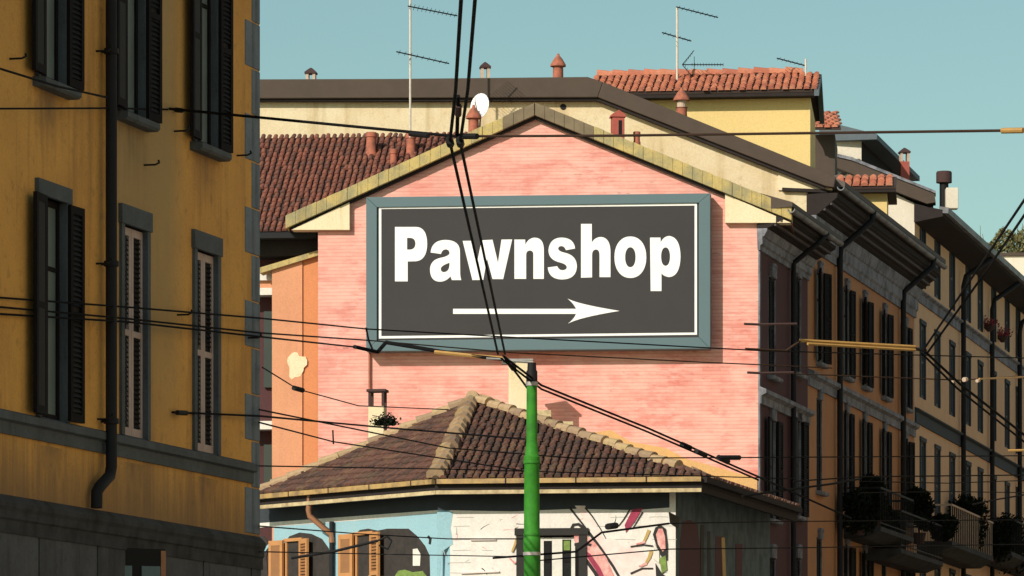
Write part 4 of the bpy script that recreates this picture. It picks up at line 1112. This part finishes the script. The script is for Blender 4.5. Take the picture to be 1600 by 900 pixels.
    for i, (mt, pts) in enumerate(sk): m2.prism([PF.uz(x, y, .0015+.00002*i) for x, y in pts], -(.0015+.00002*i), .01, mats.index(mt))
    ob = hang(PF, m2.build('scribbles', [M[k] for k in mats], R)); ob['kind'] = 'stuff'
    paint(PR, [('mural_maroon', [(1066,815),(1078,812),(1090,820),(1094,860),(1094,960),(1060,960),(1062,860)]),
        ('mural_maroon', [(1118,838),(1128,838),(1132,960),(1116,960)]), ('black_paint', [(1046,800),(1062,808),(1060,826),(1048,818)]),
        ('black_paint', stroke([(1108,830),(1108,960)], 4)), ('mural_maroon', [(1150,850),(1160,850),(1160,960),(1150,960)]),
        ('mural_ochre', stroke([(1130,840),(1134,960)], 5)), ('black_paint', stroke([(1098,820),(1096,960)], 5))])
    # copper downpipe at left wall
    a = PL.uz(486,772,.40); b_ = PL.uz(485,806,.38); c_ = PL.uz(519,835,.06)
    hang(PL, MB().tube([(a[0],-.42,a[1]),(b_[0],-.42,b_[1]+.1),(b_[0],-.40,b_[1]),(c_[0],-.08,c_[1]),(c_[0],-.07,c_[1]-.15)], .055, 10).build('downpipe', M['copper'], R, smooth=True))
    hang(PL, MB().tube([(c_[0],-.07,PL.uz(519,815,.06)[1]),(c_[0],-.07,.2)], .045, 10).build('lower_pipe', M['dark_metal'], R, smooth=True))
    # body behind
    cm = MB(); 
    pts = [w0, w1, w2, w3, Vector((D.x-2, 97)), Vector((A.x+3.4, 97))]
    cc = Vector((.8, 88)); pts = [p+(cc-p).normalized()*.6 for p in pts]
    k = len(pts); cm.add([(p.x,p.y,0) for p in pts]+[(p.x,p.y,zw-.05) for p in pts], [tuple(range(k,2*k))]+[(i,(i+1)%k,(i+1)%k+k,i+k) for i in range(k)]); bd(cm, 'building_core', M['roof_under'])
    rw = MB().box(-2.5, 3.6, 97.2, 101.2, 0, 7.3); bd(rw, 'rear_wing', M['cream'])
small_house()

# ================================================================== CHIMNEYS, DISH, ANTENNAS
def chimney(px, y0, y1, Y, wpx, label, style, base_extra=.5, name='chimney'):
    """px centre, y0 top row, y1 row where it meets the roof, wpx body width in photo px"""
    p = W(px, y1, Y); top = W(px, y0, Y).z; w_ = wpx/FPX*Y; z0 = p.z-base_extra; h = top-z0
    R = tag(empty(name, (p.x, p.y, z0), math.radians(random.uniform(-12, 12)+0)), label, 'chimney', 'chimneys on the roofs')
    r = w_/2
    if style == 'pot':        # clay pipe with collar
        MB().lathe((0,0,0), [(r*1.1,0),(r*1.08,base_extra+.05),(r*.92,base_extra+.08),(r*.90,h-.12),(r*1.06,h-.11),(r*1.06,h-.02),(r*.98,h)], 18).build('pot', M['terracotta'], R, smooth=True)
        MB().lathe((0,0,0), [(r*.75,h-.05),(r*.75,h+.005)], 14).build('flue_opening', M['black'], R)
    elif style == 'hat':      # pot with conical hat on short posts
        MB().lathe((0,0,0), [(r,0),(r*.95,h*.62+.1),(r*1.1,h*.62+.12)], 16).build('stack', M['terracotta'], R, smooth=True)
        m = MB()
        zb = h-.32
        m.lathe((0,0,0), [(r*.8,zb-.25),(r*.8,zb)], 14); m.build('collar', M['terracotta_pale'], R)
        MB().lathe((0,0,0), [(r*1.45,zb),(r*1.4,zb+.05),(r*.75,zb+.20),(r*.3,h-.05),(r*.22,h)], 16).build('hat', M['terracotta'], R, smooth=True)
    elif style == 'square':   # brick stack with gabled clay cover and openings
        MB().box(-r,r,-r,r,0,h-.42).build('stack', M['brick_red'], R, bevel=.01)
        m = MB()
        for x in (-r, r-.07):
            for y in (-r, r-.07): m.box(x, x+.07, y, y+.07, h-.42, h-.16)
        m.build('cover_posts', M['terracotta_pale'], R)
        MB().lathe((0,0,0), [(r*1.75,h-.16),(r*1.75,h-.12),(r*.9,h-.05),(r*.2,h)], 4, rot=math.pi/4).build('cover', M['cap_dark'], R)
    elif style == 'niche':    # squat brick stack with dark arched slot and a little gabled top
        MB().box(-r,r,-r,r,0,h-.16).build('stack', M['brick_red'], R, bevel=.01)
        MB().box(-r*.0,r*.55,-r-.006,-r+.02,h-.62,h-.24).build('flue_opening', M['black'], R)
        MB().prism([(-r*1.25,h-.16),(r*1.25,h-.16),(r*1.1,h-.10),(0,h),(-r*1.1,h-.10)], -r*1.2, r*1.2).build('cover', M['brick_red'], R)
    elif style == 'flue':     # black metal flue
        MB().lathe((0,0,0), [(r,0),(r,h-.35)], 18).build('pipe', M['black'], R, smooth=True)
        MB().lathe((0,0,0), [(r*1.1,h-.36),(r*1.75,h-.34),(r*1.75,h-.04),(r*1.6,h)], 18).build('cowl', M['cap_dark'], R, smooth=True)
    elif style == 'cream':
        MB().box(-r,r,-r*.8,r*.8,0,h).build('stack', M['cream_box'], R, bevel=.015)
        MB().box(-r*1.12,r*1.12,-r*.95,r*.95,h,h+.05).build('cap', M['cap_dark'], R)
        MB().box(r+.01,r+.45,-r*.7,r*.7,0,1.0).build('plinth', M['gutter_pale'], R)
        MB().box(r+.46,r+.95,-r*.6,r*.6,0,.75).build('plinth', M['gutter_pale'], R)
    elif style == 'posts':
        MB().box(-r,r,-r,r,0,h-.34).build('stack', M['cream_box'], R, bevel=.015)
        m = MB()
        for x in (-r*1.0, r*.68):
            for y in (-r, r*.68): m.box(x, x+r*.32, y, y+r*.32, h-.34, h-.05)
        m.build('cover_posts', M['cap_dark'], R)
        MB().box(-r*1.2,r*1.2,-r*1.2,r*1.2,h-.05,h).build('cover', M['cap_dark'], R)
    return R
chimney(580, 207, 242, 106.8, 17, 'clay pot chimney with pale foot, leftmost on the red brown tile roof', 'pot', .12)
chimney(615, 233, 259, 106.3, 12, 'shortest clay pot chimney, touching the lichened coping left of the tall mast', 'pot', .3)
chimney(642, 209, 246, 106.7, 16, 'clay pot chimney at the foot of the tall mast beside the lichened coping', 'pot')
chimney(740, 164, 202, 104.4, 17, 'clay chimney with rounded hat in front of the white satellite dish', 'hat')
chimney(965, 173, 213, 103.6, 19, 'squat red brick chimney with dark slot on the right slope of the pink gable', 'niche')
chimney(995, 206, 226, 103.9, 11, 'tiny clay pot just right of the squat brick chimney with slot', 'pot', .4)
chimney(872, 84, 121, 112, 17, 'red chimney with pointed cap standing clear above the brown roof edge at the top centre', 'hat')
chimney(758, 97, 123, 113, 14, 'small dark capped chimney behind the long brown roof edge right of the wires', 'square')
chimney(486, 106, 125, 113, 15, 'small chimney with clay cap behind the brown roof edge near the yellow building', 'square')
chimney(1065, 137, 182, 110.3, 18, 'red chimney with pale collar and hat before the red roof of the yellow attic', 'hat', .9)
chimney(1413, 231, 282, 133, 14, 'slim tall red chimney alone against the sky at the right', 'square', 1.5)
chimney(1475, 268, 318, 134, 14, 'black metal flue with wide cowl at the far right roof', 'flue', 1.5)
chimney(812, 566, 690, 101.1, 34, 'broad cream chimney behind the green pole, casting a shadow on the pink wall', 'cream', .3)
chimney(590, 609, 672, 90.5, 25, 'cream chimney with open dark posted top at the left slope of the mural house', 'posts', 1.2)
bx = tag(MB().box(-.18,.18,-.2,.2,0,.62).build('ventilation_box', M['palewall'], bevel=.02), 'white ventilation box beside the black flue', 'ventilation box')
bx.location = W(1487, 327, 133)
bpy.context.view_layer.update()

def dish():
    c = W(751, 168, 104.6)
    R = tag(empty('satellite_dish', W(748, 205, 104.7)), 'white satellite dish behind the lichened coping, in front of the cream wall', 'satellite dish')
    o = R.location
    m = MB(); ax = Vector((-.25,-.85,.35)).normalized(); e = ax.cross(Vector((0,0,1))).normalized(); f = e.cross(ax)
    cc = c-o; vs = []; fs = []; n = 20
    for j in range(5):
        rr = j/4
        for k in range(n):
            t = 2*math.pi*k/n; vs.append(cc+e*math.cos(t)*rr*.22+f*math.sin(t)*rr*.33+ax*(.09*rr*rr))
    for j in range(4):
        for k in range(n): fs.append((j*n+k, j*n+(k+1)%n, (j+1)*n+(k+1)%n, (j+1)*n+k))
    m.add(vs, fs); ob = m.build('reflector', M['white_dish'], R, smooth=True); sdm = ob.modifiers.new('t', 'SOLIDIFY'); sdm.thickness = .012
    MB().tube([cc-f*.3, cc-f*.1+ax*.45, cc+ax*.48], .012, 6).build('feed_arm', M['galv'], R)
    MB().tube([(0,0,-.3), cc-ax*.03], .022, 8).build('mast', M['galv'], R)
dish()

def antenna(px, y0, y1, Y, label, booms, rm=.026, extra=None):
    b = W(px, y1, Y); t = W(px, y0, Y)
    R = tag(empty('tv_antenna', b), label, 'antenna', 'television antennas on the roofs')
    h = t.z-b.z
    MB().tube([(0,0,0),(0,0,h*.5),(0,0,h)], rm, 8).build('mast', M['galv_light'], R, smooth=True)
    for (py, xa, ya, xb, yb, el, rods) in booms:
        A = W(xa, ya, Y)-b; Bq = W(xb, yb, Y)-b; A.y -= .3; Bq.y += .5
        m = MB().tube([A, Bq], .016, 6)
        for k in range(rods):
            q = A.lerp(Bq, (k+.5)/rods); l = el*(1.15-.4*k/rods)
            m.tube([q+Vector((.03,-l*.97,0.0)), q+Vector((-.03,l*.97,0))], .006, 5)
        m.build('boom', M['dark_metal'], R)
    if extra: extra(R, b, Y)
    return R
antenna(641, -25, 215, 106.2, 'tall television mast with two crossing booms beside the hanging wires', [(15,638,13,714,19,.35,12),(88,620,84,701,94,.28,9)])
def refl(R, b, Y):
    m = MB(); c = W(1066,101,Y)-b
    for s in (-1, 1):
        for k in range(6):
            q = c+Vector((s*0,0,0)); x = .02+.05*k
            m.tube([c+Vector((.03+.045*k,-.25,s*.06*k)), c+Vector((.03+.045*k,.25,s*.06*k))], .006, 5)
        m.tube([c, c+Vector((.30,0,s*.36))], .010, 5)
    m.tube([c, W(1130,101,Y)-b], .014, 6)
    for k in range(12):
        q = (c+Vector((.25,0,0))).lerp(W(1130,101,Y)-b, k/11); m.tube([q-Vector((0,.1,.03)), q+Vector((0,.1,.03))], .005, 5); m.tube([q-Vector((0,.02,.045)), q+Vector((0,.02,.045))], .006, 5)
    m.build('yagi_array', M['dark_metal'], R)
    c = W(1085,101,Y)-b
    m = MB()
    m.tube([c+Vector((0,.1,-.35)), c+Vector((0,.1,.22))], .008, 5); m.build('reflector_rod', M['dark_metal'], R)
antenna(1058, 12, 126, 113.5, 'television mast with three booms on the red roof of the yellow attic', [(15,1056,14,1123,22,.22,9),(57,1034,54,1081,59,.2,6)], .03, refl)
antenna(1259, 92, 122, 113.6, 'small television antenna pointing left at the right end of the red roof', [(97,1213,94,1262,98,.18,7)], .025)

# ================================================================== GREEN POLE
def pole():
    Y = 68.0; b = W(831, HOR, Y); x = b.x
    R = tag(empty('tram_pole', (x, Y, 0)), 'bright green steel tram pole with dark collar on top in front of the mural house', 'pole')
    z = lambda py: W(831, py, Y).z
    MB().lathe((0,0,0), [(.19,0),(.19,.5),(.128,.55),(.121,z(860)),(.130,z(858)),(.130,z(842)),(.121,z(840)),(.115,z(722)),(.124,z(720)),(.124,z(714)),(.107,z(712)),(.084,z(690)),(.079,z(596))], 28).build('shaft', M['green_pole'], R, smooth=True)
    for py in (725, 852, 838): MB().lathe((0,0,z(py)), [(.126,0),(.130,.01),(.130,.035),(.126,.045)], 24).build('band', M['green_pole'], R, smooth=True)
    MB().lathe((0,0,z(868)), [(.135,0),(.135,.05)], 24).build('clamp', M['galv'], R, smooth=True)
    MB().lathe((0,0,z(600)), [(.085,0),(.085,.19),(.07,.21),(.064,z(567)-z(600))], 20).build('insulated_top', M['black'], R, smooth=True)
    MB().lathe((0,0,z(603)), [(.093,0),(.093,.06)], 20).build('top_clamp', M['galv'], R)
    MB().tube([(.02,0,z(566)),(-.45,.0,z(563))], .022, 8).build('cross_arm', M['galv'], R)
    return R
pole()

# ================================================================== WIRES
def fixd(px, py, Y):
    if px <= 404: return (px, py, min(Y, 47.4+(px+40)*.0185 if px < 300 else 53.2))
    if px <= 420: return (px, py, 55.7)
    for a, b, c, d in ((0,50,0,50),(50,58,50,68),(58,63,68,70),(63,76,70,76),(76,999,76,999)):
        if a <= Y <= b: return (px, py, c+(Y-a)*(d-c)/(b-a))
def wire(pts, r, label, mat=None, sag=0, name='overhead_wire', n=14, group='overhead tram and span wires', clamps=(), cat='wire'):
    pts = [p if isinstance(p, Vector) else fixd(*p) for p in pts]; clamps = [fixd(*c[:3])+tuple(c[3:]) for c in clamps]
    P3 = [W(*p) if not isinstance(p, Vector) else p for p in pts]; out = []
    for i in range(len(P3)-1):
        for k in range(n):
            t = k/n; q = P3[i].lerp(P3[i+1], t); q.z -= sag*4*t*(1-t); out.append(q)
    out.append(P3[-1])
    mb = MB().tube(out, r, 6)
    o = mb.build(name, mat or M['cable'], smooth=True); tag(o, label, cat, group)
    for (px, py, Y, l, rr, mt) in clamps:
        c = W(px, py, Y); best = min(range(len(out)-1), key=lambda i: (out[i]-c).length); d = (out[best+1]-out[best]).normalized()
        m = MB().tube([c-d*l/2, c-d*l*.3, c+d*l*.3, c+d*l/2], rr, 8)
        for v in m.v: v -= o.location
        m.build('insulator', mt, o, smooth=True)
    return o
K = M['cable']
# the pair of running wires coming from overhead
wire([(724,-60,34),(712,140,42),(703,222,45.6),(778,553,57.6)], .017, 'left of the two thick wires descending steeply across the sign', clamps=[(703,222,45.6,.30,.042,M['black'])])
wire([(747,-60,34),(731,140,42),(719,222,45.6),(789,553,57.6)], .0165, 'right of the two thick wires descending steeply across the sign', clamps=[(719,222,45.6,.30,.042,M['black'])])
wire([(716,150,45),(714,214,45.6)], .02, 'short thick wire length joining the pair just above the span wire', clamps=[(716,172,45.2,.16,.035,M['cap_dark'])])
# span wire
sp_anchor = ST_L.world(ST_L.u(265), 0.0, ST_L.uz(265,170)[1])
wire([sp_anchor, (712,213,45.7)], .018, 'span wire from the yellow wall hook to the hanging pair of wires', clamps=[(278,172,53,.25,.03,M['black']),(655,211,46.2,.45,.024,M['black'])])
wire([(712,213,45.7),(960,212,44),(1570,204,40)], .014, 'long span wire from the wire joint across the gable to the right edge', M['cable_brown'], clamps=[(730,213,45.5,.3,.03,M['black'])])
wire([(1570,204,40),(1700,202,39.5)], .012, 'tan insulator rod and wire end at the right edge of the sky', M['rod_tan'], clamps=[(1582,204,39.9,.22,.026,M['rod_tan'])])
wire([(-40,95,44),(90,135,47),(166,152,49)], .012, 'wire crossing the first upper window of the yellow building')
wire([(-40,170,46),(166,169,50.5),(262,171,52.8)], .012, 'horizontal wire over the yellow wall below the first upper window')
# left bundle running to the bracket under the sign
wire([(-40,462,47),(200,480,51),(405,497,57),(572,514,62)], .012, 'uppermost of the three wires crossing the lower yellow facade towards the sign')
wire([(-40,476,47),(200,498,51),(405,520,57),(578,532,62)], .012, 'middle wire of the three crossing the lower yellow facade towards the sign')
wire([(-40,488,47),(200,503,51),(405,526,57),(552,542,61)], .013, 'lowest of the three wires crossing the lower yellow facade towards the sign', clamps=[(555,542,61,.25,.03,M['black'])])
wire([(572,512,62),(576,532,62),(583,548,62)], .018, 'short drop link at the lower left corner of the sign')
wire([(555,542,61),(590,550,62),(603,535,62),(700,551,60.5),(792,562,58.2)], .03, 'thick dark arm of cable under the sign leading to the pole top', M['cable'])
wire([(680,550,60.6),(740,556,59.5),(790,560,58.3)], .032, 'tan insulating rod below the sign by the pole top', M['rod_tan'])
wire([(572,514,62),(800,527,66),(1190,548,75),(1620,560,85)], .012, 'thin wire crossing the bottom edge of the sign to the right street', M['cable'])
wire([(578,532,62),(800,551,66),(1100,566,72),(1300,575,76)], .011, 'thin wire crossing the sign frame and pink wall beneath it', M['cable_brown'])
wire([(786,556,57.6),(846,602,58.5),(1010,668,66),(1185,745,74),(1330,810,80)], .017, 'upper of the two cables slanting down right across the pink wall from the pole', clamps=[(1072,697,69,.3,.045,M['black']),(1130,718,71,.35,.05,M['black'])])
wire([(783,560,57.6),(846,608,58.5),(1010,674,66),(1185,750,74)], .016, 'lower of the two cables slanting down right across the pink wall from the pole', clamps=[(1095,708,69.5,.35,.045,M['black'])])
wire([(760,560,58.2),(800,562,58.1),(833,562,58)], .016, 'pale short wire at the pole cross arm', M['galv'], clamps=[(795,566,58.1,.2,.04,M['galv'])])
wire([(788,558,57.8),(812,590,58),(828,612,58)], .018, 'short slack cable hanging between wire joint and pole', M['cable'], clamps=[(800,572,57.9,.14,.045,M['cap_dark'])])
# mid-height wires over the mural roof
hook = ST_L.world(ST_L.u(268), 0.0, ST_L.uz(268,644)[1])
wire([hook, (405,650,56), (600,668,60), (820,686,60)], .014, 'dark wire from the yellow wall eye hook across the mural house roof top', clamps=[(284,645,53,.3,.03,M['black'])])
wire([(410,574,60),(465,608,63),(560,634,66),(700,640,70)], .009, 'faint thin wire over the orange annex with a dark clamp', clamps=[(466,608,63,.25,.04,M['black'])])
wire([(405,660,60),(520,690,62),(820,736,64)], .011, 'thin wire crossing the left roof slope with hanging hook')
wire([(520,672,62),(521,694,62)], .014, 'small upright wire hook above the left roof slope')
wire([(405,728,60),(700,733,62),(960,740,66),(1240,748,72)], .010, 'near level wire along the lower edge of the brown roof', M['cable'])
wire([(405,640,58),(700,700,62),(900,716,64),(1150,715,70),(1620,712,84)], .011, 'wire crossing brown roof and pink wall to the right street at mid height', M['cable'], clamps=[(1140,715,69.8,.5,.04,M['black'])])
# lowest wires and cantilever arms
wire([(455,872,78),(520,862,78),(590,845,78)], .028, 'thick dark cantilever rod before the orange shuttered windows', M['black'], name='cantilever_rod', cat='rod')
wire([(590,845,78),(605,838,78),(612,845,78),(606,858,78),(592,852,78)], .018, 'dark cable loop beside the second orange shuttered window', M['black'])
wire([(405,822,62),(560,834,64),(700,842,66),(830,842,58)], .010, 'thin level wire over the blue painted wall')
wire([(405,862,62),(600,866,64),(820,870,58)], .009, 'lowest thin wire over the orange shutters')
wire([(770,872,58.2),(900,862,59),(940,832,60),(1045,818,66)], .018, 'dark wire from the pole clamp rising across the graffiti wall', clamps=[(956,822,61,.35,.05,M['black'])])
wire([(1045,818,66),(1200,815,76),(1620,812,90)], .010, 'wire leaving the graffiti wall to the right street')
wire([(840,876,58.3),(1045,858,66),(1245,856,78),(1620,850,92)], .011, 'lowest wire crossing graffiti wall and right hand facades')
# right side
wire([(1090,507,66),(1160,507,66)], .01, 'invisible') if False else None
for y, x0, x1, nm in ((506,1163,1245,'upper dark spike insulator rod beside the pink corner'),(582,1168,1240,'lower dark spike insulator rod beside the pink corner')):
    wire([(x0,y,70),(x0+22,y+1,70.2),(x1,y,70.6)], .022, nm, M['cap_dark'], name='insulator_rod', cat='rod')
wire([(1165,545,70),(1228,548,71),(1250,533,71.2)], .02, 'bent brown rod leading to the tan double rod', M['cable_brown'], name='bent_rod', cat='rod')
wire([(1250,532,71.2),(1430,542,74)], .030, 'upper tan insulating rod in front of the orange facade', M['rod_tan'], name='insulating_rod', cat='rod')
wire([(1262,537,71.2),(1430,547,74)], .026, 'lower tan insulating rod in front of the orange facade', M['rod_tan'], name='insulating_rod', cat='rod')
wire([(1430,545,74),(1447,548,74.2)], .03, 'dark joint block at the right end of the tan rods', M['black'], name='wire_joint', cat='joint')
wire([(1444,545,74.2),(1528,420,62),(1700,165,46)], .020, 'left of the two diagonal wires rising to the right edge', M['cable'])
wire([(1450,550,74.2),(1540,425,62),(1700,190,46)], .020, 'right of the two diagonal wires rising to the right edge', M['cable'])
wire([(1444,548,74.2),(1500,600,76),(1620,695,80)], .022, 'upper of the two wires falling from the rod joint to the lower right', M['cable'])
wire([(1440,552,74.2),(1497,608,76),(1620,706,80)], .018, 'lower of the two wires falling from the rod joint to the lower right', M['cable'])
wire([(1240,584,70.6),(1500,594,76),(1620,586,80)], .011, 'wire through the cluster of pale insulators over the tan facade', M['cable_brown'], clamps=[(1489,597,76,.10,.03,M['terracotta_pale']),(1508,593,76,.12,.04,M['terracotta_pale']),(1528,595,76,.10,.03,M['terracotta_pale'])])
wire([(1530,592,76),(1580,590,78),(1620,588,80)], .018, 'pale rod right of the insulator cluster', M['rod_tan'], name='pale_rod', cat='rod')
wire([(1575,704,80),(1620,703,80)], .022, 'pale tan rod end at the right edge below the long cornice', M['rod_tan'], name='pale_rod', cat='rod')
wire([(1240,752,78),(1345,745,80),(1620,742,90)], .014, 'dark wire across the second floor windows of the orange facade')
wire([(1345,752,80),(1480,755,84),(1620,750,90)], .010, 'thin wire above the planted balconies')
wire([(1345,770,80),(1480,768,84),(1620,770,90)], .010, 'second thin wire above the planted balconies')
wire([(1160,775,74),(1300,756,78),(1345,748,80)], .020, 'dark cantilever cable over the maroon facade')
wire([(1520,788,84),(1560,780,86),(1620,770,88)], .016, 'short rising cable right of the round shrub')

# ================================================================== BALCONY PLANTS
def shrub(px, py, P, off, w_, h_, label, n=4200, red=False):
    q = P.uz(px, py, off); c = P.world(q[0], off, q[1])
    R = tag(empty('balcony_shrub', c), label, 'shrub', 'shrubs on the balconies')
    MB().lathe((0,0,0), [(.14,0),(.18,.28),(.2,.3)], 12).build('pot', M['cap_dark'], R)
    st = MB()
    for k in range(5): st.tube([(0,0,.25),(random.gauss(0,.1),random.gauss(0,.1),.3+h_*.4),(random.gauss(0,w_*.25),random.gauss(0,w_*.25),.3+h_*.8)], .014, 5)
    st.build('stem', M['cap_dark'], R)
    m = MB()
    lobes = [(Vector((random.uniform(-.3,.3)*w_, random.uniform(-.3,.3)*w_, .2+h_*random.uniform(.08,.85))), random.uniform(.25,.42)*w_) for _ in range(11)]
    for i in range(n):
        lc, lr = random.choice(lobes)
        v = Vector((random.gauss(0,1), random.gauss(0,1), random.gauss(0,1))).normalized()*lr*random.random()**.4+lc
        a = Vector((random.gauss(0,1), random.gauss(0,1), random.gauss(0,1))).normalized(); e = a.orthogonal().normalized(); f = a.cross(e); s = random.uniform(.04,.08)
        m.add([v-e*s, v+f*s*.5, v+e*s, v-f*s*.5], [(0,1,2,3)])
    m.build('foliage', M['leaf_red'] if red else M['leaf'], R)
shrub(1342, 836, ST_R, .55, .8, .9, 'dark bushy shrub on the nearest balcony of the orange facade')
shrub(1366, 832, ST_R, .55, .85, 1.2, 'tall dense shrub at the far end of the nearest balcony')
shrub(1388, 850, ST_R, .55, .7, .7, 'dark shrub at the seam before the first tan balcony')
shrub(1436, 850, FP, .6, .75, 1.35, 'upright dark shrub at the near end of the railed tan balcony')
shrub(1472, 846, FP, .85, .9, .35, 'low dark foliage hanging over the railed tan balcony')
shrub(1512, 860, FP, .6, 1.2, 1.3, 'large round shrub at the far end of the railed tan balcony')
shrub(1550, 880, FP, .6, 1.5, 1.2, 'dark mass of leaves on the last balcony at the right edge')
shrub(1585, 890, FP, .6, 1.6, 1.3, 'rightmost dark leafy shrub at the edge of the picture')
for px, py, l in ((1553,508,'red flower basket hanging on the upper tan facade, left one'),(1574,525,'red flower basket hanging on the upper tan facade, right one')):
    q = FP.uz(px, py, .3); c = FP.world(q[0], .15, q[1])
    R = tag(empty('flower_basket', c), l, 'flower basket', 'red flower baskets')
    MB().lathe((0,0,-.2), [(.06,0),(.16,.12),(.18,.2)], 10).build('basket', M['cap_dark'], R)
    m = MB()
    for i in range(160):
        v = Vector((random.gauss(0,.13), random.gauss(0,.13), abs(random.gauss(0,.12)))); a = Vector((random.gauss(0,1), random.gauss(0,1), random.gauss(0,1))).normalized(); e = a.orthogonal().normalized(); f = a.cross(e)
        m.add([v-e*.04, v+f*.03, v+e*.04, v-f*.03], [(0,1,2,3)])
    m.build('flowers', M['leaf_red'], R)

def roof_plant():
    c = W(603, 664, 86.6)
    R = tag(empty('roof_weed', c), 'dark straggly weed growing on the roof edge at the foot of the posted chimney', 'plant')
    st = MB()
    for k in range(9): st.tube([(0,0,-.1), (random.gauss(0,.1),random.gauss(0,.05),.12), (random.gauss(0,.10),random.gauss(0,.05),.12+random.random()*.14)], .008, 5)
    st.build('stem', M['cap_dark'], R)
    m = MB()
    for i in range(650):
        v = Vector((max(-.3,min(.3,random.gauss(0,.11))), random.gauss(0,.06), abs(random.gauss(0,.07)))); a = Vector((random.gauss(0,1), random.gauss(0,1), random.gauss(0,1))).normalized(); e = a.orthogonal().normalized(); f = a.cross(e)
        m.add([v-e*.035, v+f*.02, v+e*.035, v-f*.02], [(0,1,2,3)])
    m.build('foliage', M['leaf'], R)
roof_plant()
